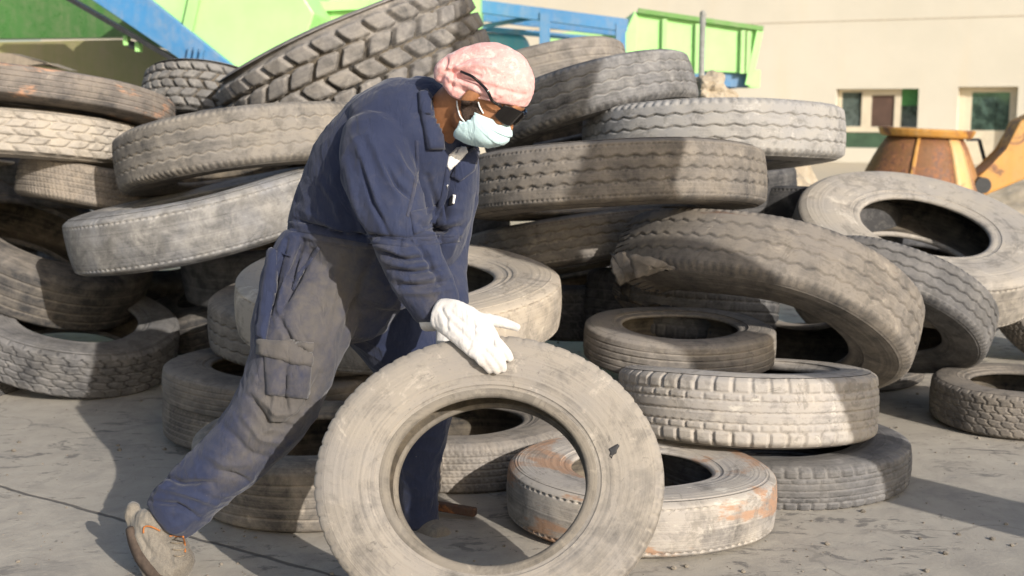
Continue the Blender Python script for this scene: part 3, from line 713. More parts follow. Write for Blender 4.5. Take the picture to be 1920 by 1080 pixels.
tire('T24', 'truck_tire', 'tilted tire with square tread blocks on the ground at the left edge', 'block', TM('left ground', amount=.72, dust=GREY, gd=-.4), Np=38, NA=620, depth=.010, hole=.58, group=FR)
tire('T40', 'car_tire', 'low tire peeping out beneath the tilted block-treaded tire', 'block', TM('low', amount=.4, dust=GREY))
tire('T27', 'truck_tire', 'dark ribbed tire in the gap left of the man\'s thigh', 'ribs', TM('gap', amount=.45, dust=WARM))
tire('T26', 'truck_tire', 'smooth sandy tire lying open behind the man\'s forearm', 'bald', TM('open sandy', amount=1.1, dust=(.39, .338, .27), rings=.6, gd=-.3), hole=.58, Np=50)
tire('T25', 'car_tire', 'rounded tan tire under the open sandy one, behind the man\'s thigh', 'zigzag', TM('rounded', amount=.84, dust=WARM, gd=-.3), Np=44)
tire('T28', 'car_tire', 'striped tan tire behind the man\'s knee', 'ribs', TM('striped', amount=.80, dust=WARM))
tire('T29', 'car_tire', 'shaded tire with fine tread on the ground behind the man\'s trailing shin', 'fine', TM('shaded', amount=.68, dust=WARM), Np=60, group=FR)
tire('T31', 'car_tire', 'brown tire on the ground between the man\'s legs', 'ribs', TM('between', amount=.80, dust=SAND, rust=.2, rustc=(.16, .09, .06)), hole=.55, group=FR)
tire('T32', 'car_tire', 'fine-treaded tire seen through the rim of the rolled tire', 'fine', TM('through', amount=.86, dust=TAN), Np=64, group=FR)
tire('T33', 'truck_tire', 'dusty tire in the shade right under the level stepped-tread tire', 'step', TM('shade', amount=.72, dust=WARM), Np=52)
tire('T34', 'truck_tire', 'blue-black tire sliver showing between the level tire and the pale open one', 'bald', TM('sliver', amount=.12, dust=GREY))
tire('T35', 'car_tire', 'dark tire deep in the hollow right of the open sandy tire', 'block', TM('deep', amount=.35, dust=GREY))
tire('T36', 'car_tire', 'dark tire seen through the torn tire\'s opening', 'ribs', TM('within', amount=.5, dust=WARM))
tire('T38', 'truck_tire', 'grey tire edge between the lugged tire and the wavy-grooved one', 'bald', TM('edge grey', amount=.74, dust=GREY))
tire('T39', 'car_tire', 'small tire end in the shade at the far left edge of the heap', 'ribs', TM('far left', amount=.5, dust=WARM))

for k, lab in (('F1', 'dark tire buried at the left behind the slumped ribbed one'), ('F2', 'dark tire buried at the far left edge behind the heap'), ('F3', 'dark tire on the ground deep behind the open sandy tire'),
               ('F4', 'dark tire buried behind the man\'s waist'), ('F5', 'dark tire buried behind the torn tire'), ('F6', 'dark tire buried beneath the pale open one'),
               ('F7', 'dark tire buried behind the bald scuffed one'), ('F8', 'dark tire buried under the sandy block-treaded one'), ('G1', 'dark tire buried under the whitish one'), ('G2', 'dark tire buried under the right end of the huge lugged tire'), ('G3', 'dark tire buried below the left end of the wavy-grooved one'), ('G4', 'dark tire buried under the crown of lugs at the left'), ('F9', 'dark tire buried behind the level stepped-tread one')):
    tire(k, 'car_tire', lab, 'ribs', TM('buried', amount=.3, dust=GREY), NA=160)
# the torn end of the leaning tire: a ragged flap of tread lifting off, pale cords under it
def ragged(name, poly, Y, thick, mat, par, bend=.05, seed=0.):
    pts = [at(u, v, Y + bend * math.sin(i * 1.9 + seed)) for i, (u, v) in enumerate(poly)]
    cen_ = sum(pts, Vector()) / len(pts); cen_.y -= bend * .6
    rim = []
    for i, p in enumerate(pts):
        q = pts[(i + 1) % len(pts)]
        for j in range(5):
            r = p.lerp(q, j / 5); rim.append(r + Vector((mnoise.noise(r * 40), mnoise.noise(r * 41 + Vector((3, 0, 0))), mnoise.noise(r * 39))) * .012)
    vs, fs, n = [], [], len(rim)
    for k in range(6):
        for r in rim:
            p = cen_.lerp(r, (k + .02) / 5); p = p + Vector((0, 1, 0)) * .016 * mnoise.noise(p * 14); vs.append(p)
    for k in range(5):
        for i in range(n): fs.append((k * n + i, k * n + (i + 1) % n, (k + 1) * n + (i + 1) % n, (k + 1) * n + i))
    me = evaluated(mesh_of(vs, fs), [('SOLIDIFY', dict(thickness=thick, offset=0))])
    attr(me, 'groove', np.zeros(len(me.vertices))); attr(me, 'strip', np.zeros(len(me.vertices)))
    o = link(name, me, mat, par); o.matrix_parent_inverse = par.matrix_world.inverted(); return o
TF = TM('torn flap', amount=.66, dust=WARM, rust=.15, rustc=(.10, .065, .05))
ragged('torn_flap', [(1146, 478), (1170, 474), (1184, 498), (1176, 528), (1160, 534), (1148, 512)], 4.80, .02, TM('cords', amount=.8, dust=WARM), T['T8'], .03, 2.)
ragged('torn_flap', [(1180, 478), (1240, 488), (1268, 502), (1228, 508), (1190, 520)], 4.7, .02, TM('cords under', amount=.75, dust=WARM), T['T8'], .03, 4.)

# ------------------------------------------------------------------ the worker
def cr(keys, sub=5):
    K = np.array(keys, float); out = []
    for i in range(len(K) - 1):
        p0, p1, p2, p3 = K[max(i - 1, 0)], K[i], K[i + 1], K[min(i + 2, len(K) - 1)]
        for j in range(sub):
            t = j / sub
            out.append(.5 * ((2 * p1) + (-p0 + p2) * t + (2 * p0 - 5 * p1 + 4 * p2 - p3) * t * t + (-p0 + 3 * p1 - 3 * p2 + p3) * t ** 3))
    out.append(K[-1]); return np.array(out)
def loft(bm, keys, sub=5, nr=22, scale=1.0, cap=True, sq=1.0, caplen=.6):
    """limb or trunk: keys are (u, v, Y, half width in photo px, half depth in m)"""
    R_ = cr(keys, sub)
    pts = [at(r[0], r[1], r[2]) for r in R_]
    rows = []
    n = len(pts)
    def ring(c, T, a, b):
        V = (c - Vector((0, 0, CAM_H))).normalized()
        A = T.cross(V).normalized(); B = A.cross(T).normalized()
        o = []
        for k in range(nr):
            f = 2 * math.pi * k / nr; cx, sy = math.cos(f), math.sin(f)
            cx = math.copysign(abs(cx) ** sq, cx); sy = math.copysign(abs(sy) ** sq, sy)
            o.append(bm.verts.new(c + A * (a * cx) + B * (b * sy)))
        return o
    seq = []
    for i, c in enumerate(pts):
        T = (pts[min(i + 1, n - 1)] - pts[max(i - 1, 0)]).normalized()
        a = R_[i][3] / FPX * depth_of(c) * scale; b = R_[i][4] * scale
        seq.append((c, T, a, b))
    if cap:
        def capd(s, sgn):
            c, T, a, b = s; L_ = min(a, b) * caplen
            return [(c + T * sgn * L_ * math.sin(q), T, a * math.cos(q), b * math.cos(q)) for q in (.5, .95, 1.3)]
        seq = capd(seq[0], -1)[::-1] + seq + capd(seq[-1], 1)
    for s in seq: rows.append(ring(*s))
    for i in range(len(rows) - 1):
        for k in range(nr):
            bm.faces.new((rows[i][k], rows[i][(k + 1) % nr], rows[i + 1][(k + 1) % nr], rows[i + 1][k]))
    bm.faces.new(rows[0][::-1]); bm.faces.new(rows[-1])
    return rows
def ell(bm, c, M3, rad, seg=24):
    M = M3.to_4x4(); M.translation = c
    return bmesh.ops.create_uvsphere(bm, u_segments=seg, v_segments=seg // 2, radius=1, matrix=M @ Matrix.Diagonal((rad[0], rad[1], rad[2], 1)))['verts']
def fuse(bm, vox, smooth=6, fac=.5):
    me = from_bm(bm)
    return evaluated(me, [('REMESH', dict(mode='VOXEL', voxel_size=vox, use_smooth_shade=True)), ('SMOOTH', dict(factor=fac, iterations=smooth))])
def proj_np(co):
    x, y, z = co[:, 0], co[:, 1], co[:, 2] - CAM_H
    d = y * _cp - z * _sp
    return 960 + FPX * x / d, 540 - FPX * (z * _cp + y * _sp) / d
def seg_dist(u, v, pl):
    best = np.full(len(u), 1e9); tt = np.zeros(len(u)); n = len(pl) - 1
    for i in range(n):
        (x0, y0), (x1, y1) = pl[i], pl[i + 1]
        dx, dy = x1 - x0, y1 - y0; L2 = dx * dx + dy * dy + 1e-9
        t = np.clip(((u - x0) * dx + (v - y0) * dy) / L2, 0, 1)
        d = np.hypot(u - x0 - t * dx, v - y0 - t * dy)
        k = d < best; best[k] = d[k]; tt[k] = (i + t[k]) / n
    return best, tt

# --- keys shared by the body and by the clothes over it
TORSO = [(648, 590, 3.84, 88, .135), (655, 530, 3.83, 128, .165), (683, 462, 3.80, 150, .175), (708, 395, 3.76, 152, .175), (733, 320, 3.70, 146, .175), (757, 258, 3.66, 124, .165), (782, 215, 3.64, 92, .15), (806, 186, 3.63, 52, .085)]
ARM_R = [(706, 246, 3.545, 60, .085), (706, 300, 3.51, 68, .088), (722, 360, 3.475, 67, .082), (750, 432, 3.44, 58, .074), (776, 492, 3.425, 56, .070), (800, 540, 3.42, 54, .066), (818, 574, 3.415, 48, .055)]
ARM_L = [(840, 255, 3.80, 52, .08), (852, 330, 3.80, 46, .075), (842, 410, 3.77, 44, .07), (832, 490, 3.72, 42, .065), (838, 560, 3.66, 38, .055), (842, 600, 3.62, 32, .045)]
LEG_R = [(600, 525, 3.77, 100, .14), (572, 610, 3.70, 90, .13), (545, 690, 3.66, 77, .115), (515, 765, 3.645, 74, .108), (450, 842, 3.635, 64, .098), (378, 910, 3.625, 57, .09), (325, 962, 3.61, 55, .085)]
LEG_L = [(690, 545, 3.92, 92, .13), (740, 625, 3.98, 76, .115), (790, 715, 4.02, 62, .10), (796, 800, 4.05, 46, .09), (784, 890, 4.06, 37, .08), (787, 950, 4.06, 34, .075), (790, 985, 4.05, 32, .07)]
HEADC = at(911, 170, 3.50)
t_ = math.radians(41); yaw = math.radians(-14)
hf = Vector((math.cos(t_) * math.cos(yaw), math.cos(t_) * math.sin(yaw), -math.sin(t_)))
hs = Vector((-math.sin(yaw), math.cos(yaw), 0)).normalized()          # the head's left, away from the camera
hu = hf.cross(hs); hu = -hu if hu.z < 0 else hu
STR = Matrix.Diagonal((1.13, 1, 1)) * 1.06
HM = STR @ Matrix((hf, hs, hu)).transposed()
def H3(x, y, z): return HEADC + HM @ Vector((x, y, z))
def hell(bm, c, r, rot=None):
    M3 = HM if rot is None else HM @ rot
    return ell(bm, H3(*c), M3, r)
SKIN = plain_mat('brown skin', (.30, .135, .062), .5, nscale=60, var=.18, bump=.15, spec=.35)
# --- body: one continuous surface with head, face, ears, neck, trunk, limbs and hands
bm = bmesh.new()
loft(bm, TORSO, scale=.82); loft(bm, ARM_R, scale=.62); loft(bm, ARM_L, scale=.62); loft(bm, LEG_R, scale=.68); loft(bm, LEG_L, scale=.68)
loft(bm, [(800, 260, 3.62, 46, .062), (826, 228, 3.585, 42, .058), (852, 196, 3.545, 40, .056), (880, 175, 3.52, 42, .058)])
hell(bm, (-.005, 0, .022), (.098, .076, .092))                 # skull
hell(bm, (.045, 0, -.045), (.052, .058, .075))                # face
hell(bm, (.052, 0, -.100), (.034, .040, .032))                # jaw and chin
hell(bm, (.020, 0, -.075), (.050, .056, .050))
hell(bm, (.088, 0, .018), (.014, .050, .012))                 # brow
hell(bm, (.103, 0, -.038), (.016, .013, .016)); hell(bm, (.095, 0, -.015), (.012, .009, .03), Matrix.Rotation(-.35, 3, 'Y'))   # nose
for s in (-1, 1):
    hell(bm, (.080, s * .034, -.030), (.020, .024, .018))     # cheekbones
    hell(bm, (-.002, s * .077, -.020), (.017, .010, .032), Matrix.Rotation(.2, 3, 'Y'))   # ears
hell(bm, (.092, 0, -.066), (.012, .024, .007)); hell(bm, (.089, 0, -.079), (.011, .020, .007))   # lips
# hands inside the gloves
HANDS = dict(
    palm=[(822, 588, 3.41, 30, .026), (846, 596, 3.395, 36, .025), (872, 612, 3.375, 39, .023), (896, 634, 3.355, 38, .020), (911, 652, 3.34, 34, .016)],
    index=[(918, 632, 3.345, 11.5, .0135), (934, 646, 3.325, 11, .013), (948, 660, 3.312, 9.5, .0115), (957, 674, 3.305, 7.5, .010)],
    middle=[(910, 648, 3.340, 12, .0135), (928, 666, 3.315, 11, .013), (940, 682, 3.302, 9.5, .0115), (944, 694, 3.298, 7.5, .010)],
    ring=[(899, 656, 3.335, 11.5, .0135), (916, 674, 3.312, 10.5, .0125), (928, 688, 3.300, 9, .011), (933, 698, 3.297, 7, .0095)],
    little=[(889, 660, 3.340, 10.5, .0125), (903, 676, 3.318, 9.5, .0115), (914, 688, 3.305, 8, .010), (920, 696, 3.300, 6.5, .009)],
    thumb=[(884, 600, 3.375, 16, .018), (908, 600, 3.358, 13, .0155), (934, 603, 3.342, 11, .0135), (958, 610, 3.335, 9, .011), (972, 615, 3.333, 7, .009)])
def on_face(u, v, off):
    c_, n_ = Vector(P['T1'][:3]), tire_frame(*P['T1'][6:])[0]
    o = Vector((0, 0, CAM_H)); d = at(u, v, 3.) - o
    t = (c_ + n_ * (P['T1'][4] * 1.03 + off) - o).dot(n_) / d.dot(n_)
    return (o + d * t).y
for k_, q_ in HANDS.items():
    if k_ == 'palm': HANDS[k_] = [(a, b, on_face(a, b, {0: -.02, 1: .0, 2: .012, 3: .020, 4: .022}[i]), d, e) for i, (a, b, c, d, e) in enumerate(q_)]
    elif k_ == 'thumb': HANDS[k_] = [(a, b, on_face(a, b, e + (-.012, -.008, -.006, -.004, -.002)[i]), d, e) for i, (a, b, c, d, e) in enumerate(q_)]
    else: HANDS[k_] = [(a, b, on_face(a, b, e + (.006, .014, .008, .0)[i]), d, e) for i, (a, b, c, d, e) in enumerate(q_)]
def shiftY(keys, dy, du=0, dv=0): return [(a + du, b + dv, c + dy, d, e) for a, b, c, d, e in keys]
for k in HANDS.values(): loft(bm, k, scale=.55, nr=14)
loft(bm, [(845, 605, 3.60, 26, .024), (850, 640, 3.585, 30, .022), (856, 672, 3.58, 30, .02)], scale=.8)
body_me = fuse(bm, .0065, 5)
body = link('person', body_me, SKIN)
tag(body, 'worker in navy coveralls, pink bandana and face mask, bending over to roll a tire', 'person')

# --- coveralls
bm = bmesh.new()
for k in (TORSO, ARM_R, ARM_L, LEG_R, LEG_L): loft(bm, k, sub=6, nr=28)
# shoulders, seat and the flap of cloth behind the hip
loft(bm, [(690, 232, 3.60, 52, .1), (745, 210, 3.62, 58, .12), (800, 215, 3.66, 55, .12), (850, 252, 3.76, 50, .1)], nr=20)
loft(bm, [(552, 448, 3.72, 26, .06), (530, 500, 3.70, 32, .065), (520, 560, 3.69, 36, .07), (508, 620, 3.68, 34, .07), (500, 680, 3.68, 24, .06)], nr=18)
loft(bm, [(860, 300, 3.66, 34, .09), (856, 380, 3.68, 32, .1), (836, 450, 3.70, 34, .1), (812, 500, 3.74, 34, .1)], nr=18)
cov = fuse(bm, .0045, 7)
co, no = get_co(cov), get_no(cov)
pu, pv = proj_np(co)
view = co - np.array([0, 0, CAM_H]); view /= np.linalg.norm(view, axis=1)[:, None]
front = np.clip(-(view * no).sum(1) * 2.2, 0, 1)
# sculpted folds: (polyline over the garment, half width, height in m) - ridges up, creases down
FOLDS = [
 ([(668, 262), (690, 330), (716, 420)], 10, .012), ([(690, 250), (722, 320), (748, 372)], 9, .011), ([(650, 300), (668, 380), (690, 452)], 10, .010),
 ([(735, 268), (756, 318), (780, 350)], 8, .010), ([(716, 300), (740, 345), (770, 372)], 6, -.010), ([(676, 300), (700, 380), (728, 440)], 6, -.009),
 ([(700, 452), (752, 478), (800, 470)], 9, .011), ([(716, 488), (766, 500), (812, 494)], 8, .010), ([(740, 520), (786, 524), (838, 512)], 8, .011), ([(752, 548), (800, 548), (850, 540)], 7, .009),
 ([(708, 470), (760, 488), (806, 482)], 5, -.010), ([(730, 505), (776, 512), (826, 503)], 5, -.010), ([(748, 535), (796, 536), (845, 526)], 5, -.009), ([(776, 450), (800, 480), (838, 560)], 7, -.008),
 ([(780, 400), (830, 420), (868, 410)], 8, .010), ([(782, 432), (828, 446), (862, 440)], 8, .010), ([(776, 416), (828, 434), (864, 426)], 5, -.010), ([(800, 330), (820, 390), (800, 425)], 7, -.008),
 ([(560, 390), (620, 420), (668, 440)], 8, .006), ([(555, 412), (610, 430), (662, 455)], 5, -.009), ([(590, 320), (630, 380), (640, 420)], 9, .006),
 ([(545, 425), (640, 440), (760, 452), (860, 448)], 7, -.012), ([(545, 440), (640, 455), (760, 466)], 6, .006),
 ([(585, 470), (560, 520), (530, 575)], 7, -.012), ([(556, 450), (535, 520), (520, 600)], 6, .012), ([(538, 450), (520, 520), (506, 590)], 5, -.012), ([(570, 450), (548, 515), (536, 560)], 5, -.010),
 ([(520, 590), (545, 640), (580, 662)], 6, -.010), ([(640, 480), (620, 560), (600, 640)], 12, .007), ([(700, 480), (668, 560), (640, 650)], 10, -.008),
 ([(470, 745), (505, 795), (550, 800)], 6, -.013), ([(478, 735), (520, 775), (575, 770)], 8, .012), ([(455, 780), (490, 822), (540, 830)], 7, .009), ([(600, 700), (575, 760), (530, 800)], 7, -.009),
 ([(520, 700), (515, 760), (508, 800)], 7, .009), ([(536, 690), (535, 745), (540, 775)], 5, -.009), ([(300, 890), (340, 905), (400, 905)], 6, -.013), ([(320, 880), (318, 905), (290, 935)], 6, .011),
 ([(290, 915), (350, 925), (405, 945)], 7, .011), ([(285, 940), (330, 945), (372, 970)], 5, -.011), ([(400, 880), (440, 890), (470, 905)], 6, -.008), ([(380, 850), (420, 870), (470, 870)], 8, .007),
 ([(420, 800), (470, 850), (510, 860)], 8, -.006), ([(440, 870), (480, 820), (540, 780)], 8, .006), ([(580, 660), (560, 720), (560, 760)], 8, .006)]
disp = np.zeros(len(co))
for pl, wd, am in FOLDS:
    d, tpar = seg_dist(pu, pv, pl)
    disp += (1.35 if am > 0 else 2.1) * am * np.exp(-(d / (wd * .8)) ** 2) * (.25 + .75 * np.sin(np.pi * np.clip(tpar, .04, .96))) * front
def crease(dr, fl, fa, sd):
    dr = Vector(dr).normalized(); ax1 = dr.orthogonal().normalized(); ax2 = dr.cross(ax1)
    o_ = np.zeros(len(co))
    for i, p in enumerate(co):
        p = Vector(p); wob = .06 * mnoise.noise(p * 5 + Vector((sd, 0, 0)))
        q = Vector((p.dot(dr) * fl, (p.dot(ax1) + wob) * fa, (p.dot(ax2) + wob) * fa)) + Vector((sd, sd, 0))
        o_[i] = 1 - 2 * abs(mnoise.noise(q))
    return np.clip(o_, 0, 1) ** 2.5
leg = np.clip((pv - 470) / 60, 0, 1); low = np.clip((pv - 760) / 80, 0, 1)
disp += .0048 * (1 - leg) * crease((-.25, 0, 1), 3.2, 9, 1.) + .0022 * (1 - leg) * crease((1, .2, -.45), 4, 13, 7.)
disp += .0055 * leg * (1 - low) * crease((-.3, 0, -.95), 2.6, 9, 3.) + .0042 * low * crease((.75, 0, .45), 4, 15, 5.) + .0035 * leg * crease((.8, 0, -.5), 5, 14, 9.)
wr = np.array([mnoise.fractal(Vector(tuple(p * 7)), .8, 2, 3) for p in co]); disp += .004 * wr
co2 = co + no * disp[:, None]
set_co(cov, co2)
cov = evaluated(cov, [('SMOOTH', dict(factor=.3, iterations=1))])
co = get_co(cov); pu, pv = proj_np(co)
# dust: the trousers carry most of it, the shirt little
d1, _ = seg_dist(pu, pv, [(640, 500), (590, 600), (560, 680), (545, 740)]); d2, _ = seg_dist(pu, pv, [(545, 740), (470, 850), (420, 900)])
du = .76 * np.exp(-(d1 / 105) ** 2) + .5 * np.exp(-(d2 / 45) ** 2)
du = np.where(pv < 445, du * np.clip(1 - (445 - pv) / 25, 0, 1), du)
d3, _ = seg_dist(pu, pv, [(800, 540), (830, 590)]); d4, _ = seg_dist(pu, pv, [(690, 300), (750, 440)])
du = np.maximum(du, .45 * np.exp(-(d3 / 40) ** 2)); du = np.maximum(du, .14)
attr(cov, 'dust', du)
NAVY = cloth_mat('navy cotton', (.017, .023, .052), (.026, .034, .068), dustc=(.098, .090, .084))
cover = link('coverall', cov, NAVY, body)
dgx = bpy.context.evaluated_depsgraph_get()
def bvh_of(*meshes):
    vs, fs, k = [], [], 0
    for me in meshes:
        vs += [tuple(v) for v in get_co(me)]; fs += [tuple(i + k for i in p.vertices) for p in me.polygons]; k = len(vs)
    return BVHTree.FromPolygons(vs, fs)
CB = bvh_of(cov)
def inside(p, poly):
    x, y = p; r = False; n = len(poly)
    for i in range(n):
        (x0, y0), (x1, y1) = poly[i], poly[(i + 1) % n]
        if (y0 > y) != (y1 > y) and x < (x1 - x0) * (y - y0) / (y1 - y0) + x0: r = not r
    return r
def patch(name, poly, bvh, mat, parent, off=.004, thick=.004, step=5, bulge=0., dust=None):
    """a separate piece of cloth (pocket, flap, collar) laid over the garment with its own thickness"""
    pts = []
    n = len(poly)
    for i in range(n):
        a, b = Vector(poly[i]), Vector(poly[(i + 1) % n]); m = max(1, int((b - a).length / step))
        for j in range(m): pts.append(a.lerp(b, j / m))
    nb = len(pts)
    xs = [p.x for p in pts]; ys = [p.y for p in pts]
    y = min(ys) + step * .6
    while y < max(ys):
        x = min(xs) + step * .6
        while x < max(xs):
            if inside((x, y), poly) and min((Vector((x, y)) - q).length for q in pts[:nb]) > step * .55: pts.append(Vector((x, y)))
            x += step
        y += step
    r = delaunay_2d_cdt(pts, [(i, (i + 1) % nb) for i in range(nb)], [], 1, 1e-5)
    V2, Fc = r[0], r[2]
    o = Vector((0, 0, CAM_H)); V3, NN, last = [], [], None
    for p in V2:
        d = (at(p.x, p.y, 3.5) - o).normalized()
        h = bvh.ray_cast(o, d)
        if h[0] is None:
            q = o + d * ((last - o).length if last else 3.6); h = bvh.find_nearest(q); pos, nrm = h[0], h[1]
        else: pos, nrm = h[0], h[1]
        last = pos; V3.append(pos); NN.append(nrm)
    bm = bmesh.new(); edge = [min((q - b_).length for b_ in pts[:nb]) for q in V2]
    mx = max(edge) + 1e-6
    top = [bm.verts.new(p + nr * (off + thick * min(1, .35 + e / 6) + bulge * (e / mx) ** .6)) for p, nr, e in zip(V3, NN, edge)]
    bot = [bm.verts.new(p + nr * (off * .1 - .004)) for p, nr in zip(V3, NN)]
    ecount = {}
    for f in Fc:
        try: bm.faces.new([top[i] for i in f]); bm.faces.new([bot[i] for i in f][::-1])
        except ValueError: continue
        for i in range(len(f)):
            e = (f[i], f[(i + 1) % len(f)]); ecount[tuple(sorted(e))] = ecount.get(tuple(sorted(e)), 0) + 1
    for (i, j), k in ecount.items():
        if k == 1:
            try: bm.faces.new((top[i], top[j], bot[j], bot[i]))
            except ValueError: pass
    me = from_bm(bm)
    if dust is not None: attr(me, 'dust', np.full(len(me.vertices), dust))
    return link(name, me, mat, parent)
patch('thigh_pocket', [(496, 655), (584, 676), (578, 748), (500, 740)], CB, NAVY, cover, .003, .006, 6, dust=.6)
patch('pocket_flap', [(488, 636), (588, 642), (582, 686), (552, 682), (486, 664)], CB, NAVY, cover, .010, .008, 5, dust=.85)
patch('hip_pocket', [(508, 462), (520, 470), (514, 560), (498, 640), (484, 628), (492, 540)], CB, NAVY, cover, .006, .01, 5, dust=.1)
patch('chest_pocket', [(768, 398), (832, 382), (838, 420), (776, 440)], CB, NAVY, cover, .002, .004, 5, dust=.16)
patch('pocket_edge', [(596, 462), (602, 466), (560, 524), (552, 545), (546, 541), (554, 518)], CB, NAVY, cover, .002, .005, 4, dust=.35)
patch('waistband', [(541, 414), (600, 424), (680, 438), (760, 446), (860, 440), (860, 454), (760, 463), (680, 455), (600, 441), (543, 432)], CB, NAVY, cover, .002, .004, 6, dust=.22)
patch('front_placket', [(836, 312), (848, 316), (838, 372), (818, 420), (806, 418), (826, 368)], CB, NAVY, cover, .002, .005, 4, dust=.18)
patch('armhole_seam', [(778, 262), (784, 262), (786, 318), (776, 372), (766, 408), (761, 404), (770, 370), (780, 316)], CB, NAVY, cover, .001, .003, 4, dust=.3)
METAL = plain_mat('bright zip metal', (.6, .6, .6), .3, .9)
patch('zip_pull', [(834, 346), (840, 344), (841, 352), (836, 354)], CB, METAL, cover, .008, .004, 3)
patch('pocket_mouth', [(843, 372), (852, 364), (855, 368), (850, 384), (842, 386)], CB, plain_mat('black lining', (.008, .008, .01), .9), cover, .003, .003, 3)
patch('pen', [(851, 364), (855, 366), (852, 382), (849, 381)], CB, plain_mat('white plastic', (.75, .74, .72), .4), cover, .006, .004, 3)
# collar and undershirt
BB = bvh_of(body_me, cov)
patch('collar', [(784, 176), (800, 172), (812, 190), (816, 220), (826, 258), (828, 280), (800, 279), (792, 240), (785, 205)], BB, NAVY, cover, .010, .008, 4, bulge=.006, dust=.14)
patch('collar_point', [(876, 290), (890, 268), (897, 282), (886, 320), (862, 340), (846, 330), (858, 308)], BB, NAVY, cover, .006, .006, 4, dust=.14)
SHIRT = cloth_mat('white cotton', (.70, .68, .66), (.62, .60, .58), stains=False)
patch('undershirt', [(842, 290), (856, 276), (874, 282), (876, 290), (860, 306), (842, 322), (837, 312)], BB, SHIRT, body, .008, .004, 4, bulge=.006)

# --- head wear
BAND = cloth_mat('pink paisley cotton', (.58, .29, .27), (.66, .38, .355), stains=False, crease=.35)
nt_ = BAND.node_tree; b_ = nt_.nodes['Principled BSDF']
src = b_.inputs['Base Color'].links[0].from_socket
pz = rng_n(nt_, noise_n(nt_, objco(nt_), 40, 6, .75, 3., .4), .50, .60)
p2 = rng_n(nt_, noise_n(nt_, objco(nt_), 75, 3, .6, 9., .5), .60, .66)
c_ = mix_n(nt_, math_n(nt_, 'MULTIPLY', pz, .6), src, (.70, .56, .52)); c_ = mix_n(nt_, math_n(nt_, 'MULTIPLY', p2, .3), c_, (.36, .13, .13))
nt_.links.new(c_, b_.inputs['Base Color'])
bm = bmesh.new()
vs = hell(bm, (-.006, 0, .026), (.108, .087, .100))
pn = Vector((.10, 0, -1)).normalized()
cen = H3(.0, 0, .0)
# lower edge: from above the brows down to the nape
e0, e1_ = H3(.10, 0, .028), H3(-.085, 0, -.066)
ax = (e1_ - e0); nrm = ax.cross(HM @ Vector((0, 1, 0))).normalized(); nrm = nrm if nrm.dot(hu) < 0 else -nrm
bmesh.ops.bisect_plane(bm, geom=bm.verts[:] + bm.edges[:] + bm.faces[:], plane_co=e0, plane_no=nrm, clear_outer=True)
es = [e for e in bm.edges if e.is_boundary]; bmesh.ops.holes_fill(bm, edges=es)
loft(bm, [(876, 130, 3.49, 42, .06), (852, 132, 3.485, 33, .05), (832, 138, 3.48, 24, .036), (822, 146, 3.478, 12, .02)], nr=18)
loft(bm, [(846, 150, 3.46, 20, .03), (860, 166, 3.455, 20, .026), (880, 176, 3.45, 14, .018)], nr=14)
bme = fuse(bm, .004, 10)
c3, n3 = get_co(bme), get_no(bme); u3, v3 = proj_np(c3); dd = np.zeros(len(c3))
for pl, wd, am in [([(842, 138), (880, 150), (925, 172)], 4, -.006), ([(846, 150), (885, 165), (930, 182)], 4, .005), ([(840, 128), (880, 122), (930, 125)], 5, .004), ([(838, 134), (872, 136), (900, 142)], 3.5, -.005),
                   ([(842, 158), (880, 176), (915, 184)], 3, -.005), ([(850, 118), (890, 102), (930, 100)], 5, -.003), ([(838, 112), (836, 130), (826, 148)], 4, -.006), ([(848, 126), (850, 145), (846, 165)], 3.5, -.006), ([(842, 132), (880, 108), (930, 104), (970, 124)], 3, -.004), ([(842, 142), (890, 152), (940, 168), (985, 178)], 3, -.004), ([(842, 146), (890, 160), (940, 178)], 3, .004), ([(842, 128), (900, 122), (960, 140)], 3.5, .003)]:
    d, tp = seg_dist(u3, v3, pl); dd += 1.2 * am * np.exp(-(d / wd) ** 2)
def rid(p, sd): return max(0, 1 - 2.2 * abs(mnoise.noise(Vector((p[0] * 22 + p[2] * 16 + sd, p[1] * 14, p[2] * 30 - p[0] * 6))))) ** 2
dd += .0016 * np.array([mnoise.fractal(Vector(tuple(p * 26)), .8, 2, 3) for p in c3]) + .0014 * np.array([rid(p, 2.) for p in c3])
set_co(bme, c3 + n3 * dd[:, None])
bandana = link('bandana', bme, BAND, body)
HB = bvh_of(body_me, bme)
# face mask: a shell over nose, cheeks and chin
MASK = cloth_mat('pale blue nonwoven', (.42, .58, .61), (.50, .66, .68), stains=False, weave=600)
bm = bmesh.new()
nu, nv = 36, 48; grid = []
for i in range(nu + 1):
    row = []; a = (i / nu - .5) * 2                                   # -1 right cheek .. 1 left cheek
    for j in range(nv + 1):
        t = j / nv
        top = -.022 - .026 * abs(a) ** 1.1; bot = -.143 + .052 * abs(a) ** 2.0
        z = top + (bot - top) * t
        an = a * 1.42
        rx = .066 + .062 * math.cos(an) ** .8 * (.55 + .45 * math.sin(min(1, .25 + t * 1.0) * math.pi)) if math.cos(an) > 0 else .066
        prof = math.sin(math.pi * min(1, .18 + .80 * t)) ** .5
        fx = .012 + (.112 * prof + .006) * math.cos(an) ** .85 - .018 * t * t * math.cos(an)
        fy = .072 * math.sin(an) * (1 - .18 * t * t)
        pl_ = .0058 * ((t * 4.1) % 1 - .5) * (1 - abs(a) ** 3) + .003 * mnoise.noise(Vector((a * 2.5 + t * 3, t * 7 - a * 2, 5)))
        row.append(bm.verts.new(H3(fx + pl_ + .0025 * mnoise.noise(Vector((a * 4, t * 4, 2))), fy, z)))
    grid.append(row)
for i in range(nu):
    for j in range(nv): bm.faces.new((grid[i][j], grid[i + 1][j], grid[i + 1][j + 1], grid[i][j + 1]))
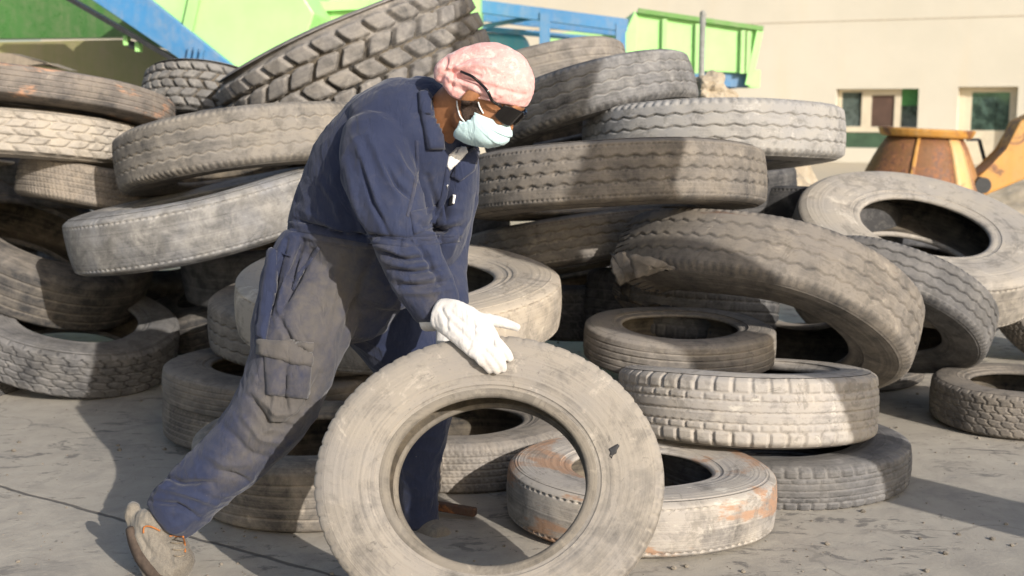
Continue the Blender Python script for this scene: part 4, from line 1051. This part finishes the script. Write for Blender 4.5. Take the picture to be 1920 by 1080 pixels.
mme = evaluated(from_bm(bm), [('SOLIDIFY', dict(thickness=.0025, offset=0))])
mask = link('face_mask', mme, MASK, body)
def tube(name, pts, r, mat, parent, sub=5, res=8):
    K = cr(pts, sub); bm = bmesh.new(); rows = []
    for i, p in enumerate(K):
        p = Vector(p); T_ = (Vector(K[min(i + 1, len(K) - 1)]) - Vector(K[max(i - 1, 0)])).normalized()
        A = T_.orthogonal().normalized(); B = T_.cross(A)
        if rows:
            pass
        rows.append([bm.verts.new(p + A * (r * math.cos(2 * math.pi * k / res)) + B * (r * math.sin(2 * math.pi * k / res))) for k in range(res)])
    for i in range(len(rows) - 1):
        base_ = rows[i]; nxt = rows[i + 1]
        sft = min(range(res), key=lambda s: sum((nxt[(k + s) % res].co - base_[k].co).length for k in range(res)))
        rows[i + 1] = nxt[sft:] + nxt[:sft]
        for k in range(res): bm.faces.new((rows[i][k], rows[i][(k + 1) % res], rows[i + 1][(k + 1) % res], rows[i + 1][k]))
    bm.faces.new(rows[0][::-1]); bm.faces.new(rows[-1])
    return link(name, from_bm(bm), mat, parent)
def on_head(u, v, off=.004, bvh=None):
    o = Vector((0, 0, CAM_H)); d = (at(u, v, 3.5) - o).normalized(); h = (bvh or HB).ray_cast(o, d)
    return (h[0] + h[1] * off) if h[0] is not None else at(u, v, 3.46)
STRAP = plain_mat('white elastic', (.75, .77, .76), .8)
for pl in ([(858, 188), (860, 204), (864, 218), (872, 228)], [(897, 190), (901, 201), (907, 213)]):
    tube('ear_loop', [on_head(u, v, .004) for u, v in pl], .0022, STRAP, mask)
# beard along the jaw, sunglasses
BEARD = plain_mat('short dark beard', (.06, .038, .028), .95, nscale=240, var=.6, bump=.9)
patch('beard', [(866, 188), (896, 190), (902, 204), (898, 218), (890, 232), (876, 236), (868, 220), (864, 204)], HB, BEARD, body, .001, .002, 3)
BLK = plain_mat('black lens', (.006, .005, .005), .12, nscale=4, var=.2, bump=0, spec=.6)
bm = bmesh.new(); gr = []
for i in range(25):
    a = (i / 24 - .5) * 2; an = a * 1.02; row = []
    for j in range(9):
        t = j / 8
        hh = .0175 * (1 - .45 * abs(a) ** 5) * (1 if abs(a) > .12 else .55)
        row.append(bm.verts.new(H3(.020 + .090 * math.cos(an) ** .9, .080 * math.sin(an), -.001 + (t - .5) * -2 * hh + .004 * math.cos(t * 3.1) - (.008 if t > .5 and abs(a) > .3 else 0))))
    gr.append(row)
for i in range(24):
    for j in range(8): bm.faces.new((gr[i][j], gr[i + 1][j], gr[i + 1][j + 1], gr[i][j + 1]))
gme = evaluated(from_bm(bm), [('SOLIDIFY', dict(thickness=.004, offset=1)), ('SUBSURF', dict(levels=1))])
glasses = link('sunglasses', gme, BLK, body)
pts_t = [on_head(866, 137, .008), on_head(876, 138, .012), on_head(888, 146, .013), on_head(901, 159, .013), on_head(914, 174, .012), on_head(924, 186, .009), H3(.064, -.080, .006), H3(.070, -.072, .004)]
tube('temple_arm', pts_t, .0042, BLK, glasses)
tube('temple_arm', [H3(.052, .078, .010), H3(.0, .094, .03), H3(-.05, .088, .045)], .0042, BLK, glasses)

# --- gloves
GLOVE = cloth_mat('white knitted glove', (.52, .50, .475), (.62, .60, .58), weave=420, dustc=(.30, .26, .21), crease=.5)
def glove(name, keys, cuff, parent):
    bm = bmesh.new()
    for k, v in keys.items(): loft(bm, v, nr=18, sub=5, scale=1.0)
    loft(bm, cuff, nr=22, caplen=.1)
    me = fuse(bm, .0030, 4)
    c, n = get_co(me), get_no(me)
    d = .0012 * np.array([mnoise.fractal(Vector(tuple(p * 55)), .8, 2, 3) for p in c])
    u_, v_ = proj_np(c)
    if name == 'glove':
        for pl, wd, am in [([(846, 585), (870, 606), (890, 612)], 4, -.003), ([(838, 598), (862, 620), (880, 640)], 5, -.0025), ([(880, 610), (895, 622), (912, 632)], 3, .002), ([(828, 580), (836, 600), (838, 618)], 4, -.004),
                           ([(893, 640), (903, 650), (912, 660)], 3, -.002)]:
            dd_, tp = seg_dist(u_, v_, pl); d += am * np.exp(-(dd_ / wd) ** 2)
    set_co(me, c + n * d[:, None])
    attr(me, 'dust', np.clip((v_ - 640) / 60, 0, 1) * .45 + .12)
    return link(name, me, GLOVE, parent)
g1 = glove('glove', HANDS, [(792, 606, 3.425, 15, .030), (806, 602, 3.42, 20, .036), (824, 594, 3.41, 27, .034), (838, 594, 3.40, 31, .03)], body)
FAR = dict(palm=[(846, 606, 3.60, 28, .026), (850, 640, 3.58, 33, .024), (856, 676, 3.575, 33, .02)],
           index=[(876, 676, 3.57, 11, .013), (880, 700, 3.565, 10, .012), (882, 722, 3.565, 8, .010)], middle=[(864, 684, 3.57, 11, .013), (866, 712, 3.565, 10, .012), (868, 736, 3.565, 8, .010)],
           ring=[(852, 684, 3.57, 11, .013), (852, 710, 3.565, 10, .012), (852, 732, 3.565, 8, .010)], little=[(838, 680, 3.57, 10, .012), (836, 702, 3.565, 9, .011), (836, 718, 3.565, 7, .009)],
           thumb=[(876, 640, 3.57, 15, .016), (894, 656, 3.56, 12, .014), (904, 674, 3.56, 9, .011)])
g2 = glove('glove', FAR, [(842, 580, 3.62, 26, .034), (845, 600, 3.605, 29, .032)], body)

# --- boots
BOOT = cloth_mat('dusty tan suede', (.20, .18, .15), (.08, .07, .058), stains=False, weave=300)
SOLE = plain_mat('worn sole', (.075, .055, .042), .9, nscale=40, var=.4, bump=.5)
LACE = plain_mat('orange lace', (.40, .14, .035), .8); STRAP2 = plain_mat('dusty lace', (.22, .18, .13), .9)
bm = bmesh.new()
loft(bm, [(296, 972, 3.605, 42, .052), (292, 1000, 3.59, 40, .052), (300, 1026, 3.575, 46, .054), (318, 1050, 3.55, 46, .054), (334, 1068, 3.53, 38, .050)], nr=22, sub=6)
loft(bm, [(262, 968, 3.62, 20, .03), (274, 1000, 3.60, 28, .042), (288, 1030, 3.585, 36, .048), (306, 1058, 3.56, 42, .05)], nr=18)
loft(bm, [(252, 948, 3.62, 12, .022), (246, 966, 3.62, 13, .022), (254, 988, 3.62, 12, .02)], nr=14)
bt = fuse(bm, .0045, 4)
c, n = get_co(bt), get_no(bt); u_, v_ = proj_np(c); d = .003 * np.array([mnoise.fractal(Vector(tuple(p * 24)), .8, 2, 4) for p in c])
for pl, wd, am in [([(262, 1010), (290, 1040), (330, 1062)], 4, -.004), ([(270, 985), (300, 1000), (345, 1004)], 4, -.004), ([(282, 1012), (312, 1024), (348, 1030)], 4, .003), ([(258, 990), (270, 1020), (284, 1044)], 4, -.004), ([(300, 1000), (318, 1030), (322, 1062)], 4, -.004), ([(318, 1000), (336, 1030), (340, 1060)], 6, .004)]:
    dd_, tp = seg_dist(u_, v_, pl); d += am * np.exp(-(dd_ / wd) ** 2)
set_co(bt, c + n * d[:, None])
boot = link('boot', bt, BOOT, body)
BT = bvh_of(bt)
tube('lace', [on_head(270, 1000, .004, BT), on_head(272, 990, .006, BT), on_head(284, 986, .006, BT), on_head(300, 994, .004, BT)], .0026, LACE, boot)
for k_ in range(4):
    tube('lace', [on_head(318 + k_ * 3, 1006 + k_ * 12, .003, BT), on_head(330 + k_ * 2, 1009 + k_ * 12, .006, BT), on_head(344, 1006 + k_ * 12, .003, BT)], .0022, LACE if k_ < 1 else STRAP2, boot)
tube('lace', [on_head(343, 1006, .005, BT), on_head(345, 1020, .005, BT), on_head(346, 1036, .004, BT)], .0026, LACE, boot)
bm = bmesh.new()
loft(bm, [(244, 992, 3.60, 9, .044), (254, 1022, 3.585, 12, .054), (272, 1054, 3.56, 14, .060), (302, 1084, 3.535, 14, .060), (340, 1098, 3.52, 12, .052)], nr=18, sq=.7)
sl_me = fuse(bm, .0045, 2); link('sole', sl_me, SOLE, boot)
bm = bmesh.new()
loft(bm, [(786, 950, 4.06, 34, .05), (790, 985, 4.05, 34, .052), (806, 1002, 4.0, 30, .05), (826, 1012, 3.95, 26, .045)], nr=20)
fb = link('boot', fuse(bm, .006, 4), BOOT, body)
bm = bmesh.new(); loft(bm, [(768, 1006, 4.07, 9, .048), (800, 1013, 4.03, 9, .052), (838, 1021, 3.95, 8, .045)], nr=16, sq=.7)
link('sole', from_bm(bm), SOLE, fb)
# a dark scuff and a white sticker on the rolled tire
vs_w, fs_w, k0 = [], [], 0
for ch in T['T1'].children:
    if ch.name.split('.')[0] in ('sidewall', 'bead', 'tread'):
        for q_ in ch.data.vertices: vs_w.append(T['T1'].matrix_world @ q_.co)
        fs_w += [tuple(i + k0 for i in p.vertices) for p in ch.data.polygons]; k0 = len(vs_w)
TB = BVHTree.FromPolygons([tuple(q_) for q_ in vs_w], fs_w)
for nm, poly, mt in (('sticker', [(961, 1040), (994, 1030), (997, 1037), (964, 1047)], plain_mat('white sticker', (.7, .68, .64), .6)),
                     ('scuff', [(1141, 842), (1147, 838), (1158, 832), (1162, 836), (1157, 844), (1156, 850), (1149, 854), (1147, 860), (1143, 855), (1144, 848)], plain_mat('bare black rubber', (.03, .03, .032), .7))):
    o_ = patch(nm, poly, TB, mt, T['T1'], .0005, .0012, 4); o_.matrix_parent_inverse = T['T1'].matrix_world.inverted()


# ------------------------------------------------------------------ guessed digger arm, added out of view to throw shade bands over the heap
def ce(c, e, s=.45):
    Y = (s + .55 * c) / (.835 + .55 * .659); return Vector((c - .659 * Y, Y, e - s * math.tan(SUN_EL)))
dg = empty('unseen_shade_arm', ce(4.75, .3)); dg.location.z = 0
tag(dg, 'unseen jointed yellow digger arm, guessed and added to cast shade bands on the heap', 'unseen_shade_arm')
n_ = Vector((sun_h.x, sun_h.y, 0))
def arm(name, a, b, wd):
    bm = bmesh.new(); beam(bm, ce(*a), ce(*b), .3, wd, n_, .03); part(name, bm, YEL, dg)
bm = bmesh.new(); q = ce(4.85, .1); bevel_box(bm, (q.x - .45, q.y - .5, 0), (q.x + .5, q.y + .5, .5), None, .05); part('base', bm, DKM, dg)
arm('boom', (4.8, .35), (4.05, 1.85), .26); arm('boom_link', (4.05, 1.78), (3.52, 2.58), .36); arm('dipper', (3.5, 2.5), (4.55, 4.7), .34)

# ------------------------------------------------------------------ small things on the ground
bm = bmesh.new(); beam(bm, at(806, 912, 4.16) , at(892, 926, 4.1), .035, .03, bev=.006)
for v in bm.verts: v.co.z = max(.002, v.co.z - at(850, 919, 4.13).z + .03) ; v.co += Vector((0, .004 * mnoise.noise(v.co * 30), 0))
tag(link('rusty_bar', from_bm(bm), paint_mat('rust', (.07, .038, .026), .9, .5, (.10, .085, .07), rust=.3, seed=3., scale=6)), 'short rusty bar lying on the concrete beyond the rolled tire', 'bar')
def rock(name, c, r, seed, label, mat):
    bm = bmesh.new(); bmesh.ops.create_icosphere(bm, subdivisions=4, radius=1)
    for v in bm.verts:
        k = 1 + .45 * mnoise.fractal(v.co * 1.2 + Vector((seed, 0, 0)), 1, 2, 4); v.co = Vector((v.co.x * r[0], v.co.y * r[1], v.co.z * r[2])) * k + c
    tag(link(name, from_bm(bm), mat, smooth=False), label, 'rubble', 'lumps of rubble behind the heap')
rock('rubble_lump', at(1452, 352, 7.6), (.2, .25, .16), 3., 'pale lump of rubble beside the end of the level truck tire', sandm)
rock('rubble_lump', at(1330, 172, 8.4), (.16, .2, .12), 7., 'brownish lump of rubble by the foot of the steel pole', sandm)

# grit and small stones lying about on the concrete
rg_ = random.Random(5); vs, fs = [], []
ico = bmesh.new(); bmesh.ops.create_icosphere(ico, subdivisions=1, radius=1); iv = [v.co.copy() for v in ico.verts]; ifc = [[v.index for v in f.verts] for f in ico.faces]; ico.free()
for i in range(1500):
    Y = 3.2 + 4.2 * rg_.random() ** 1.3; X = rg_.uniform(-.45, .45) * Y * 1.02
    if mnoise.noise(Vector((X * 1.7, Y * 1.7, 3))) < rg_.uniform(-.5, .45): continue
    r = .0025 + .009 * rg_.random() ** 5; k = len(vs)
    for v in iv: vs.append(Vector((X, Y, r * .45)) + Vector((v.x * r * rg_.uniform(.7, 1.3), v.y * r * rg_.uniform(.7, 1.3), v.z * r * .7)))
    fs += [[j + k for j in f] for f in ifc]
gr_ = link('gravel', mesh_of(vs, fs), plain_mat('grit', (.24, .21, .17), .95, nscale=30, var=.6), smooth=False); tag(gr_, kind='stuff')
